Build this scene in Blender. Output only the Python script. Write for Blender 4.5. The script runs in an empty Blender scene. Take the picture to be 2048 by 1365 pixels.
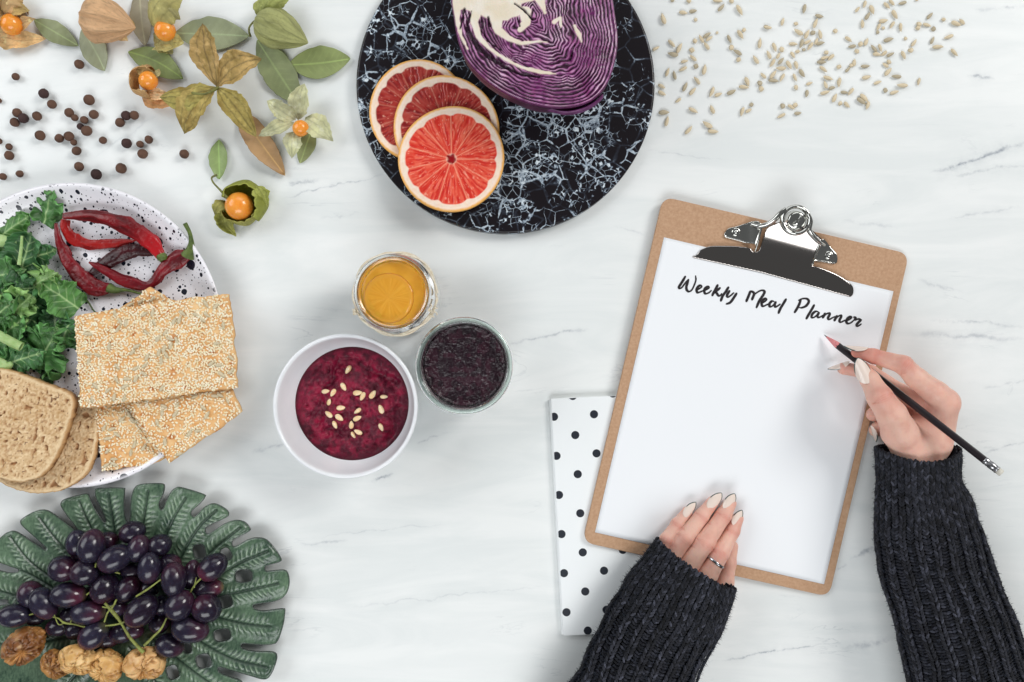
import bpy, math, random
import numpy as np
from mathutils import Vector
random.seed(7)
rng = np.random.RandomState(7)
SC = bpy.context.scene
S = 0.00046          # metres per unit; one unit is 0.46 mm on the table
H = 1600.0           # camera height in those units (0.736 m)

# ---------------------------------------------------------------- camera, world, lamps
cam_d = bpy.data.cameras.new("camera"); cam = bpy.data.objects.new("camera", cam_d)
SC.collection.objects.link(cam); SC.camera = cam
cam.location = (0, 0, H * S); cam_d.sensor_width = 36
cam_d.lens = 36 * H / 2048; cam_d.clip_start = 0.01; cam_d.clip_end = 50
SC.view_settings.view_transform = 'Standard'; SC.view_settings.look = 'None'
SC.view_settings.exposure = 0.04; SC.view_settings.gamma = 1.0
SC.cycles.use_denoising = True
SC.cycles.max_bounces = 10; SC.cycles.transmission_bounces = 10; SC.cycles.transparent_max_bounces = 12
SC.cycles.sample_clamp_indirect = 6
w = bpy.data.worlds.new("World"); SC.world = w; w.use_nodes = True
w.node_tree.nodes['Background'].inputs[0].default_value = (0.95, 0.98, 1.0, 1)
w.node_tree.nodes['Background'].inputs[1].default_value = 0.13

def lamp(name, loc, sx, sy, power, col):
    d = bpy.data.lights.new(name, 'AREA'); d.shape = 'RECTANGLE'; d.size = sx; d.size_y = sy
    d.energy = power; d.color = col
    o = bpy.data.objects.new(name, d); SC.collection.objects.link(o)
    o.location = loc
    o.rotation_euler = (Vector((0, 0, 0)) - Vector(loc)).to_track_quat('-Z', 'Y').to_euler()
    return o
lamp("window_key", (3.70, 2.28, 3.12), 1.75, 1.75, 138, (1.0, 0.985, 0.96))
lamp("fill_left", (-2.0, 0.9, 1.5), 1.8, 1.4, 29, (0.95, 0.98, 1.0))
lamp("fill_top", (0.3, 2.3, 1.5), 2.2, 1.2, 16, (0.95, 0.98, 1.0))
lamp("fill_front", (0.0, -2.0, 1.9), 2.2, 1.2, 40, (0.96, 0.985, 1.0))

# ---------------------------------------------------------------- helpers
def pt(px, py, z=0.0):
    k = 1 - z / H
    return np.array([(px - 1024) * k, (682.5 - py) * k, z])
def pts(L, z=0.0): return np.array([pt(a[0], a[1], (a[2] if len(a) > 2 else z)) for a in L])
def lin(c):
    c = np.asarray(c, float) / 255.0
    return np.where(c <= 0.04045, c / 12.92, ((c + 0.055) / 1.055) ** 2.4)
def lin4(c): return tuple(lin(c)) + (1.0,)
def sm(a, b, x):
    t = np.clip((np.asarray(x, float) - a) / (b - a), 0, 1); return t * t * (3 - 2 * t)
def mixc(a, b, t): t = np.asarray(t)[..., None]; return a * (1 - t) + b * t

def _h(ix, iy, iz, seed):
    n = (ix.astype(np.int64) * 374761393 + iy.astype(np.int64) * 668265263 + iz.astype(np.int64) * 1274126177 + seed * 974634777) & 0xffffffff
    n = ((n ^ (n >> 13)) * 1274126177) & 0xffffffff
    n = ((n ^ (n >> 16)) * 2246822519) & 0xffffffff
    return ((n ^ (n >> 15)) & 0xffffff) / float(0xffffff)
def vn(P, size, seed=0):
    """smooth noise in -1..1; P (...,2 or 3)"""
    P = np.asarray(P, float) / size
    if P.shape[-1] == 2: P = np.concatenate([P, np.zeros(P.shape[:-1] + (1,))], -1)
    I = np.floor(P); F = P - I; F = F * F * (3 - 2 * F); r = 0
    for dx in (0, 1):
        wx = F[..., 0] if dx else 1 - F[..., 0]
        for dy in (0, 1):
            wy = F[..., 1] if dy else 1 - F[..., 1]
            for dz in (0, 1):
                wz = F[..., 2] if dz else 1 - F[..., 2]
                r = r + wx * wy * wz * _h(I[..., 0] + dx, I[..., 1] + dy, I[..., 2] + dz, seed)
    return r * 2 - 1
def fbm(P, size, oct=3, seed=0):
    r = 0; a = 1; s = 0
    for i in range(oct):
        r = r + a * vn(P, size / 2 ** i, seed + i * 17); s += a; a *= .5
    return r / s

WL = {}
def setp(o, label=None, cat=None, group=None, kind=None):
    if label: o['label'] = label
    if cat: o['category'] = cat
    if group: o['group'] = group
    if kind: o['kind'] = kind
    return o
def thing(name, label, cat, loc, group=None):
    o = bpy.data.objects.new(name, None); SC.collection.objects.link(o)
    o.location = tuple(np.array(loc) * S); o.empty_display_size = 0.01
    WL[o.name] = np.array(loc, float)
    return setp(o, label, cat, group)
def mesh(name, V, F, m=None, col=None, smooth=True):
    me = bpy.data.meshes.new(name); V = np.asarray(V, float).reshape(-1, 3)
    if isinstance(F, np.ndarray):
        k = F.shape[1]; n = len(F)
        me.vertices.add(len(V)); me.vertices.foreach_set('co', V.astype(np.float32).ravel())
        me.loops.add(n * k); me.polygons.add(n)
        me.loops.foreach_set('vertex_index', F.astype(np.int32).ravel())
        me.polygons.foreach_set('loop_start', np.arange(0, n * k, k, dtype=np.int32))
        me.update(calc_edges=True); me.validate()
    else:
        me.from_pydata(V.tolist(), [], [tuple(int(i) for i in f) for f in F]); me.update()
    if smooth: me.polygons.foreach_set('use_smooth', np.ones(len(me.polygons), bool))
    if col is not None:
        col = np.asarray(col, float)
        if col.ndim == 1: col = np.tile(col, (len(V), 1))
        ca = me.color_attributes.new('Col', 'FLOAT_COLOR', 'POINT')
        ca.data.foreach_set('color', np.concatenate([col.reshape(-1, 3), np.ones((len(V), 1))], 1).astype(np.float32).ravel())
    if m: me.materials.append(m)
    return me
def mk(name, V, F, m, parent=None, col=None, smooth=True, label=None, cat=None, group=None, kind=None):
    """V in world units"""
    V = np.asarray(V, float).reshape(-1, 3)
    org = np.array([(V[:, 0].min() + V[:, 0].max()) / 2, (V[:, 1].min() + V[:, 1].max()) / 2, V[:, 2].min()])
    me = mesh(name, (V - org) * S, F, m, col, smooth)
    o = bpy.data.objects.new(name, me); SC.collection.objects.link(o)
    WL[o.name] = org
    if parent:
        o.parent = parent; o.location = tuple((org - WL[parent.name]) * S)
    else: o.location = tuple(org * S)
    return setp(o, label, cat, group, kind)
def join(parts):
    V = []; F = []; C = []; n = 0
    for p in parts:
        v, f = p[0], p[1]
        V.append(np.asarray(v).reshape(-1, 3)); F += [tuple(int(i) + n for i in q) for q in f]
        if len(p) > 2: C.append(np.broadcast_to(p[2], (len(V[-1]), 3)))
        n += len(V[-1])
    return np.concatenate(V), F, (np.concatenate(C) if C else None)
def grid(G, wu=False, wv=False):
    nu, nv = G.shape[:2]
    idx = np.arange(nu * nv).reshape(nu, nv)
    if wu: idx = np.concatenate([idx, idx[:1]], 0)
    if wv: idx = np.concatenate([idx, idx[:, :1]], 1)
    F = np.stack([idx[:-1, :-1], idx[1:, :-1], idx[1:, 1:], idx[:-1, 1:]], -1).reshape(-1, 4)
    return G.reshape(-1, 3), F
def normals(G):
    du = np.gradient(G, axis=0); dv = np.gradient(G, axis=1)
    n = np.cross(du, dv); n /= (np.linalg.norm(n, axis=-1, keepdims=True) + 1e-9)
    n[n[..., 2].mean() < 0] if False else None
    return n
def shell(G, t):
    """thin sheet (nu,nv,3) given thickness t along its normals -> verts, quad faces"""
    n = normals(G); A, FA = grid(G); B = (G - n * t).reshape(-1, 3); nn = len(A)
    nu, nv = G.shape[:2]; idx = np.arange(nu * nv).reshape(nu, nv)
    loop = np.concatenate([idx[:-1, 0], idx[-1, :-1], idx[:0:-1, -1], idx[0, :0:-1]])
    l2 = np.roll(loop, -1)
    side = np.stack([loop, loop + nn, l2 + nn, l2], -1)
    return np.concatenate([A, B]), np.concatenate([FA, FA[:, ::-1] + nn, side])
def catmull(P, n):
    P = np.asarray(P, float); m = len(P)
    if m < 3:
        t = np.linspace(0, 1, n)[:, None]; return P[0] * (1 - t) + P[-1] * t
    Q = np.concatenate([[2 * P[0] - P[1]], P, [2 * P[-1] - P[-2]]]); out = []
    t = np.linspace(0, m - 1, n * 8); i = np.minimum(t.astype(int), m - 2); f = (t - i)[:, None]
    a, b, c, d = Q[i], Q[i + 1], Q[i + 2], Q[i + 3]
    R = .5 * ((2 * b) + (c - a) * f + (2 * a - 5 * b + 4 * c - d) * f ** 2 + (3 * b - a - 3 * c + d) * f ** 3)
    L = np.concatenate([[0], np.cumsum(np.linalg.norm(np.diff(R[:, :3], axis=0), axis=1))])
    tt = np.linspace(0, L[-1], n)
    return np.stack([np.interp(tt, L, R[:, k]) for k in range(R.shape[1])], 1)
def tube(P, R, ns=10, n=24, flat=1.0, wr=0, seed=0, caps=True):
    """P control points (k,3), R radii (k) -> closed tube"""
    Q = catmull(np.concatenate([np.asarray(P, float), np.asarray(R, float).reshape(-1, 1)], 1), n)
    C = Q[:, :3]; r = np.maximum(Q[:, 3], .02)
    T = np.gradient(C, axis=0); T /= np.linalg.norm(T, axis=1, keepdims=True) + 1e-9
    up = np.array([0, 0, 1.0])
    if abs(T[0, 2]) > .9: up = np.array([0, 1.0, 0])
    Sd = np.zeros_like(T); s = np.cross(T[0], up); s /= np.linalg.norm(s)
    for i in range(n):
        s = s - T[i] * (s @ T[i]); s /= np.linalg.norm(s); Sd[i] = s
    Nn = np.cross(Sd, T)
    a = np.linspace(0, 2 * np.pi, ns, endpoint=False)
    rr = r[:, None] * np.ones(ns)
    if wr:
        q = np.stack([np.broadcast_to(np.cos(a) * 9, rr.shape), np.broadcast_to(np.sin(a) * 9, rr.shape), np.broadcast_to(np.arange(n)[:, None] * .9, rr.shape)], -1)
        rr = rr * (1 + wr * fbm(q, 6, 3, seed))
    G = C[:, None] + Sd[:, None] * (rr * np.cos(a))[..., None] + Nn[:, None] * (rr * flat * np.sin(a))[..., None]
    V, F = grid(G, wv=True); F = F.tolist()
    if caps:
        F.append(list(range(ns))[::-1]); F.append([(n - 1) * ns + i for i in range(ns)])
    return V, F
def lathe(prof, c, n=96, close=True):
    prof = np.asarray(prof, float); a = np.linspace(0, 2 * np.pi, n, endpoint=False)
    G = np.stack([c[0] + prof[:, :1] * np.cos(a), c[1] + prof[:, :1] * np.sin(a), c[2] + np.repeat(prof[:, 1:2], n, 1)], -1)
    return grid(G, wv=True)
def smoothprof(P, n): return catmull(np.array([[a, b, 0] for a, b in P], float), n)[:, :2]
def poly_sdf(P, poly):
    """signed distance (neg inside) of points P(...,2) to closed polygon"""
    sh = P.shape[:-1]; P = P.reshape(-1, 2); A = np.asarray(poly, float)[:, :2]; B = np.roll(A, -1, 0)
    best = np.full(len(P), 1e9); ins = np.zeros(len(P), bool)
    for a, b in zip(A, B):
        e = b - a; l = e @ e
        if l < 1e-9: continue
        t = np.clip(((P - a) @ e) / l, 0, 1); d = P - a - t[:, None] * e
        best = np.minimum(best, (d * d).sum(1))
        if a[1] != b[1]:
            c = (a[1] > P[:, 1]) != (b[1] > P[:, 1])
            ins ^= c & (P[:, 0] < (b[0] - a[0]) * (P[:, 1] - a[1]) / (b[1] - a[1]) + a[0])
    d = np.sqrt(best); return np.where(ins, -d, d).reshape(sh)
def seg_dist(P, L):
    """distance to polyline with per-point width: returns d, param 0..1 and interpolated width"""
    L = np.asarray(L, float); best = np.full(P.shape[:-1], 1e9); tw = np.zeros(P.shape[:-1]); tt = np.zeros(P.shape[:-1]); sg = np.zeros(P.shape[:-1])
    for i in range(len(L) - 1):
        a, b = L[i, :2], L[i + 1, :2]; e = b - a; l = e @ e + 1e-9
        t = np.clip(((P - a) @ e) / l, 0, 1); q = P - a - t[..., None] * e; d = np.sqrt((q ** 2).sum(-1))
        m = d < best; best = np.where(m, d, best)
        if L.shape[1] > 2: tw = np.where(m, L[i, 2] * (1 - t) + L[i + 1, 2] * t, tw)
        tt = np.where(m, (i + t) / (len(L) - 1), tt); sg = np.where(m, np.sign(e[0] * q[..., 1] - e[1] * q[..., 0]), sg)
    return best, tt, tw, sg
def smooth_poly(P, n=None, closed=True):
    P = np.asarray(P, float)[:, :2]
    Q = np.concatenate([P[-3:], P, P[:3]]) if closed else P
    m = len(Q); k = 6; out = []
    for i in range(1, m - 2):
        a, b, c, d = Q[i - 1], Q[i], Q[i + 1], Q[i + 2]
        for f in np.arange(k) / k:
            out.append(.5 * ((2 * b) + (c - a) * f + (2 * a - 5 * b + 4 * c - d) * f ** 2 + (3 * b - a - 3 * c + d) * f ** 3))
    out = np.array(out)
    return out[2 * k:-2 * k] if closed else out
def patch(sdf, bb, h, top, thick, bottom=None):
    """solid plate whose plan is sdf<0. top(P)->z ; bottom = top - thick (or function). returns V,F(list/np),Pxy,(n_top)"""
    x = np.arange(bb[0], bb[2] + h, h); y = np.arange(bb[1], bb[3] + h, h)
    P = np.stack(np.meshgrid(x, y, indexing='ij'), -1); D = sdf(P)
    e = .35 * h
    g = np.stack([sdf(P + [e, 0]) - sdf(P - [e, 0]), sdf(P + [0, e]) - sdf(P - [0, e])], -1) if True else None
    g /= np.linalg.norm(g, axis=-1, keepdims=True) + 1e-9
    ok = D < .5 * h
    q = ok[:-1, :-1] & ok[1:, :-1] & ok[1:, 1:] & ok[:-1, 1:]
    idx = np.arange(D.size).reshape(D.shape)
    F = np.stack([idx[:-1, :-1], idx[1:, :-1], idx[1:, 1:], idx[:-1, 1:]], -1)[q]
    used, inv = np.unique(F, return_inverse=True); F = inv.reshape(-1, 4)
    P = P.reshape(-1, 2)[used]; D = D.ravel()[used]; g = g.reshape(-1, 2)[used]
    E = np.concatenate([F[:, [0, 1]], F[:, [1, 2]], F[:, [2, 3]], F[:, [3, 0]]])
    key = E[:, 0].astype(np.int64) * len(P) + E[:, 1]; rk = E[:, 1].astype(np.int64) * len(P) + E[:, 0]
    be = E[~np.isin(key, rk)]
    bv = np.unique(be); P = P.copy()
    P[bv] -= (D[bv, None] * g[bv]) * (np.abs(D[bv]) < 1.6 * h)[:, None]
    n = len(P); D2 = np.array(D); D2[bv] = 0
    zt = top(P, D2); zb = bottom(P, D2) if bottom else zt - thick
    V = np.concatenate([np.c_[P, zt], np.c_[P, zb]])
    Fs = np.concatenate([F, F[:, ::-1] + n, np.stack([be[:, 1], be[:, 0], be[:, 0] + n, be[:, 1] + n], -1)])
    return V, Fs, P, D2
def scatter(bv, bf, pos, fr, sc, col=None):
    """joins copies: fr (N,3,3) rows are axes, sc (N,3)"""
    V = np.einsum('vk,nk,nkj->nvj', bv, sc, fr) + pos[:, None]
    F = np.concatenate([bf + i * len(bv) for i in range(len(pos))]) if len(pos) < 50 else (bf[None] + (np.arange(len(pos)) * len(bv))[:, None, None]).reshape(-1, bf.shape[1])
    C = None if col is None else np.repeat(col, len(bv), 0)
    return V.reshape(-1, 3), F, C
def ellip(nu=10, nv=8, taper=0.0, pinch=0.0):
    a = np.linspace(0, np.pi, nv + 1); b = np.linspace(0, 2 * np.pi, nu, endpoint=False)
    x = -np.cos(a); r = np.sin(a) * (1 - taper * x) * (1 - pinch * (x > 0) * x ** 2)
    G = np.stack([np.repeat(x[:, None], nu, 1), r[:, None] * np.cos(b), r[:, None] * np.sin(b)], -1)
    V, F = grid(G, wv=True); return V, F

# ---------------------------------------------------------------- materials
def node(nt, typ, ins=None, **props):
    n = nt.nodes.new(typ)
    for k, v in props.items(): setattr(n, k, v)
    for k, v in (ins or {}).items():
        s = n.inputs[k]
        if isinstance(v, bpy.types.NodeSocket): nt.links.new(v, s)
        else: s.default_value = v
    return n
def base_mat(name):
    m = bpy.data.materials.new(name); m.use_nodes = True
    nt = m.node_tree; b = nt.nodes['Principled BSDF']
    tc = nt.nodes.new('ShaderNodeTexCoord')
    return m, nt, b, tc.outputs['Object']
def noise_n(nt, co, size, detail=4, rough=.55, dist=0):
    return node(nt, 'ShaderNodeTexNoise', {'Vector': co, 'Scale': 1 / (size * S), 'Detail': detail, 'Roughness': rough, 'Distortion': dist}).outputs['Fac']
def ramp(nt, fac, stops):
    r = node(nt, 'ShaderNodeValToRGB', {'Fac': fac}); cr = r.color_ramp
    while len(cr.elements) < len(stops): cr.elements.new(.5)
    for e, (p, c) in zip(cr.elements, stops): e.position = p; e.color = c
    return r.outputs['Color']
def g1(v): return (v, v, v, 1)
def mathn(nt, op, a, b=0.0, c=0.0, clamp=False):
    n = node(nt, 'ShaderNodeMath', {0: a, 1: b, 2: c}, operation=op); n.use_clamp = clamp
    return n.outputs[0]
def mixn(nt, fac, a, b, mode='MIX'):
    n = node(nt, 'ShaderNodeMix', {}, data_type='RGBA', blend_type=mode)
    for i, v in ((0, fac), (6, a), (7, b)):
        s = n.inputs[i]
        if isinstance(v, bpy.types.NodeSocket): nt.links.new(v, s)
        else: s.default_value = v
    return n.outputs[2]
def mat(name, col=None, col2=None, size=20, rough=.5, spec=.5, metal=0, bump=None, sss=0, sssr=(1, .4, .25), ssss=3, coat=0, trans=0, ior=1.45, sheen=0, emit=None, thr=(.35, .65), rvar=0):
    """col/col2 sRGB 0-255 mixed by noise of feature size; col None = colour attribute (mottled slightly)"""
    m, nt, b, co = base_mat(name)
    if col is None:
        c = node(nt, 'ShaderNodeAttribute', {}, attribute_name='Col').outputs['Color']
        if col2: c = mixn(nt, mathn(nt, 'MULTIPLY', ramp(nt, noise_n(nt, co, size), [(thr[0], g1(0)), (thr[1], g1(1))]), col2[3] if len(col2) > 3 else .3), c, lin4(col2[:3]))
    elif col2 is not None:
        c = ramp(nt, noise_n(nt, co, size), [(thr[0], lin4(col)), (thr[1], lin4(col2))])
    else: c = lin4(col)
    if isinstance(c, bpy.types.NodeSocket): nt.links.new(c, b.inputs['Base Color'])
    else: b.inputs['Base Color'].default_value = c
    b.inputs['Roughness'].default_value = rough
    if rvar:
        nt.links.new(mathn(nt, 'MULTIPLY_ADD', noise_n(nt, co, size * .7), rvar, rough - rvar / 2), b.inputs['Roughness'])
    b.inputs['Specular IOR Level'].default_value = spec
    b.inputs['Metallic'].default_value = metal; b.inputs['IOR'].default_value = ior
    b.inputs['Coat Weight'].default_value = coat; b.inputs['Coat Roughness'].default_value = .08
    b.inputs['Transmission Weight'].default_value = trans
    b.inputs['Sheen Weight'].default_value = sheen
    if sss:
        b.inputs['Subsurface Weight'].default_value = sss
        b.inputs['Subsurface Radius'].default_value = sssr; b.inputs['Subsurface Scale'].default_value = ssss * S
    if bump:
        h = noise_n(nt, co, bump[0], 3)
        bn = node(nt, 'ShaderNodeBump', {'Height': h, 'Strength': bump[1], 'Distance': bump[0] * S * .5})
        nt.links.new(bn.outputs[0], b.inputs['Normal'])
    return m

# ---------------------------------------------------------------- marble table
def marble_table():
    m, nt, b, co = base_mat("white_marble")
    # stretched cloudy grey drifts
    mp = node(nt, 'ShaderNodeMapping', {'Vector': co, 'Rotation': (0, 0, math.radians(-12)), 'Scale': (.35, 1.6, 1)}).outputs[0]
    n1 = noise_n(nt, mp, 150, 5, .6, 1.2)
    cloud = ramp(nt, n1, [(.38, g1(1)), (.62, g1(0))])
    c = mixn(nt, mathn(nt, 'MULTIPLY', cloud, .34), lin4((236, 238, 237)), lin4((207, 214, 214)))
    # fine ridge veins, patchy
    n2 = noise_n(nt, mp, 190, 6, .62, 1.6)
    rid = mathn(nt, 'ABSOLUTE', mathn(nt, 'SUBTRACT', n2, .5))
    v = ramp(nt, rid, [(0, g1(1)), (.012, g1(0))])
    patchy = ramp(nt, noise_n(nt, co, 170, 2), [(.56, g1(0)), (.76, g1(1))])
    v = mathn(nt, 'MULTIPLY', mathn(nt, 'MULTIPLY', v, patchy), .42)
    c = mixn(nt, v, c, lin4((150, 158, 166)))
    # the table's own veins: (x0,y0,x1,y1,width,strength) in table units, y down from the far edge
    warp = node(nt, 'ShaderNodeTexNoise', {'Vector': co, 'Scale': 1 / (60 * S), 'Detail': 5.0, 'Roughness': .65}, noise_dimensions='3D').outputs['Color']
    wv = node(nt, 'ShaderNodeVectorMath', {0: warp, 1: (.5, .5, .5)}, operation='SUBTRACT').outputs[0]
    wv = node(nt, 'ShaderNodeVectorMath', {0: wv, 'Scale': 34 * S}, operation='SCALE').outputs[0]
    co2 = node(nt, 'ShaderNodeVectorMath', {0: co, 1: wv}, operation='ADD').outputs[0]
    sep = None
    tot = 0.0
    brk = ramp(nt, noise_n(nt, co, 26, 4, .7), [(.38, g1(.12)), (.6, g1(1))])
    for (x0, y0, x1, y1, wd, st) in [
            (1860, 350, 2060, 285, 3.2, .8), (1900, 352, 2060, 330, 2, .35), (1930, 150, 1990, 158, 3, .5), (1950, 20, 2060, 12, 3, .35),
            (1180, 865 - 120, 1000, 770, 2.5, .0), (560, 398, 770, 348, 1.6, .45), (560, 372, 640, 362, 3, .45), (640, 440, 720, 425, 1.8, .25),
            (1010, 690, 1180, 655, 2.2, .45), (1230, 855 - 400, 1290, 470, 2, .2), (830, 890, 900, 865, 2, .45), (740, 965, 790, 945, 2.2, .55),
            (500, 905, 590, 885, 3, .4), (1440, 1322, 1660, 1285, 1.5, .6), (1300, 1340, 1440, 1322, 1.2, .35), (1700, 1115, 1780, 1085, 3, .5),
            (1810, 668, 2060, 680, 4, .35), (1850, 640, 2060, 655, 2.5, .3), (1830, 560, 1930, 590, 3, .25), (1960, 905, 2060, 880, 2.5, .35),
            (1680, 1300, 1800, 1270, 5, .3), (1660, 1150, 1700, 1125, 2.5, .4), (600, 1090, 700, 1085, 2, .3), (620, 1080, 900, 1045, 1.4, .22),
            (680, 1220, 1100, 1170, 1.5, .22), (480, 1270, 560, 1340, 4, .0), (180, 325, 330, 215, 2, .15), (10, 250, 120, 205, 3, .3), (540, 360, 560, 340, 3, .2),
            (1960, 780, 2060, 760, 2, .3), (1890, 440, 2050, 415, 2.5, .3), (1680, 440, 1800, 455, 3, .2), (1280, 300, 1460, 322, 1.3, .2), (2010, 1240, 2060, 1300, 3, .3)]:
        if not st: continue
        cx, cy = (x0 + x1) / 2, (y0 + y1) / 2; L = math.hypot(x1 - x0, y1 - y0) / 2
        ang = math.atan2(-(y1 - y0), x1 - x0)
        p = pt(cx, cy) * S
        mpn = node(nt, 'ShaderNodeMapping', {'Vector': co2, 'Location': (p[0], p[1], 0), 'Rotation': (0, 0, ang), 'Scale': (L * S, wd * S, 1)}, vector_type='TEXTURE').outputs[0]
        sp = node(nt, 'ShaderNodeSeparateXYZ', {0: mpn})
        y = mathn(nt, 'POWER', 2.718, mathn(nt, 'MULTIPLY', mathn(nt, 'MULTIPLY', sp.outputs[1], sp.outputs[1]), -1.0))
        y2 = mathn(nt, 'DIVIDE', .22, mathn(nt, 'ADD', 1.0, mathn(nt, 'MULTIPLY', mathn(nt, 'MULTIPLY', sp.outputs[1], sp.outputs[1]), .06)))
        x = mathn(nt, 'SUBTRACT', 1.0, mathn(nt, 'MULTIPLY', sp.outputs[0], sp.outputs[0]), 0, True)
        k = mathn(nt, 'MULTIPLY', mathn(nt, 'MULTIPLY', mathn(nt, 'ADD', y, y2), x), st)
        tot = k if not isinstance(tot, bpy.types.NodeSocket) else mathn(nt, 'MAXIMUM', tot, k)
    tot = mathn(nt, 'MULTIPLY', tot, brk, 0, True)
    c = mixn(nt, tot, c, lin4((112, 122, 138)))
    nt.links.new(c, b.inputs['Base Color'])
    b.inputs['Roughness'].default_value = .33; b.inputs['Specular IOR Level'].default_value = .4
    X, Y, T = 1500, 1050, 60
    V = [(x, y, z) for z in (-T, 0) for x, y in ((-X, -Y), (X, -Y), (X, Y), (-X, Y))]
    F = [(3, 2, 1, 0), (4, 5, 6, 7), (0, 1, 5, 4), (1, 2, 6, 5), (2, 3, 7, 6), (3, 0, 4, 7)]
    o = mk("table_top", V, F, m, smooth=False, kind='structure')
    o['label'] = "white marble table top with faint grey veins"
    # object coords must equal world coords for the veins: shift origin
    me = o.data; off = Vector(o.location)
    for v in me.vertices: v.co += off
    o.location = (0, 0, 0); WL[o.name] = np.zeros(3)
marble_table()

# ---------------------------------------------------------------- round black marble board
BT = 22.0   # board top height
def black_board():
    m, nt, b, co = base_mat("black_marble")
    wz = node(nt, 'ShaderNodeTexNoise', {'Vector': co, 'Scale': 1 / (26 * S), 'Detail': 4.0}).outputs['Color']
    wv = node(nt, 'ShaderNodeVectorMath', {0: wz, 1: (.5, .5, .5)}, operation='SUBTRACT').outputs[0]
    wv = node(nt, 'ShaderNodeVectorMath', {0: wv, 'Scale': 9 * S}, operation='SCALE').outputs[0]
    c2 = node(nt, 'ShaderNodeVectorMath', {0: co, 1: wv}, operation='ADD').outputs[0]
    def vor(size, w0, w1, vec=c2):
        d = node(nt, 'ShaderNodeTexVoronoi', {'Vector': vec, 'Scale': 1 / (size * S), 'Randomness': 1.0}, feature='DISTANCE_TO_EDGE').outputs['Distance']
        return ramp(nt, d, [(w0, g1(1)), (w1, g1(0))])
    big = vor(42, .010, .05); mid = vor(21, .03, .11); fine = vor(10, .05, .20); blot = vor(14, .18, .42)
    na = noise_n(nt, co, 120, 3, .6); nb = noise_n(nt, co, 52, 4, .6, .5)
    zone = ramp(nt, na, [(.40, g1(0)), (.47, g1(1))])
    zb = ramp(nt, nb, [(.45, g1(0)), (.50, g1(.9))])
    zc = ramp(nt, noise_n(nt, co, 38, 5, .65, .8), [(.60, g1(0)), (.72, g1(1))])
    thick = ramp(nt, noise_n(nt, co, 70, 4, .6), [(.40, g1(.02)), (.52, g1(.08)), (.64, g1(.17)), (.76, g1(.30))])
    def cell(size, gain):
        d = node(nt, 'ShaderNodeTexVoronoi', {'Vector': c2, 'Scale': 1 / (size * S), 'Randomness': 1.0}, feature='DISTANCE_TO_EDGE').outputs['Distance']
        return mathn(nt, 'MULTIPLY', mathn(nt, 'SUBTRACT', 1.15, mathn(nt, 'DIVIDE', d, mathn(nt, 'MULTIPLY', thick, gain))), 2.2, 0, True)
    zd = ramp(nt, noise_n(nt, co, 60, 3, .6), [(.49, g1(0)), (.53, g1(1))]); ze = ramp(nt, noise_n(nt, co, 33, 4, .65, .4), [(.58, g1(0)), (.62, g1(1))])
    v = mathn(nt, 'MULTIPLY', big, mathn(nt, 'MULTIPLY_ADD', noise_n(nt, co, 30, 3), 1.5, -.4, True))
    def pebbles(size, lo, hi):
        d = node(nt, 'ShaderNodeTexVoronoi', {'Vector': c2, 'Scale': 1 / (size * S), 'Randomness': 1.0}, voronoi_dimensions='2D').outputs['Distance']
        return ramp(nt, d, [(lo, g1(0)), (hi, g1(1))])
    # white matrix between rounded black pebbles of three sizes
    big_p = mathn(nt, 'MULTIPLY', pebbles(38, .38, .44), zd)
    mid_p = mathn(nt, 'MAXIMUM', pebbles(16, .40, .50), cell(16, .35))
    fin_p = mathn(nt, 'MAXIMUM', pebbles(7, .36, .55), mathn(nt, 'MULTIPLY', ze, .8))
    mtx = mathn(nt, 'MULTIPLY', mathn(nt, 'MULTIPLY', big_p, mid_p), fin_p)
    v = mathn(nt, 'MAXIMUM', v, mathn(nt, 'MULTIPLY', mtx, zone))
    v = mathn(nt, 'MAXIMUM', v, mathn(nt, 'MULTIPLY', cell(38, .35), mathn(nt, 'MULTIPLY', zb, .9)))
    v = mathn(nt, 'MAXIMUM', v, mathn(nt, 'MULTIPLY', cell(16, .22), mathn(nt, 'MULTIPLY', zd, .75)))
    grain = ramp(nt, noise_n(nt, co, 4, 3), [(.3, g1(.55)), (.6, g1(1))])
    v = mathn(nt, 'MULTIPLY', v, grain, 0, True)
    c = ramp(nt, v, [(0, lin4((27, 23, 27))), (.3, lin4((50, 54, 64))), (.6, lin4((146, 160, 174))), (1, lin4((222, 231, 236)))])
    nt.links.new(c, b.inputs['Base Color']); b.inputs['Roughness'].default_value = .25; b.inputs['Specular IOR Level'].default_value = .3
    ctr = pt(1011, 168, BT); R = 299 * (1 - BT / H)
    prof = [(0, 0), (R - 3, 0), (R - .8, .8), (R, 3), (R, BT - 4), (R - 1, BT - 1.4), (R - 3.5, BT - .2), (R - 6, BT), (R * .6, BT), (0, BT)]
    V, F = lathe(prof, (ctr[0], ctr[1], 0), 200)
    mk("serving_board", V, F, m, label="round black marble board with white veining under the cabbage and grapefruit", cat="serving board")
black_board()

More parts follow.
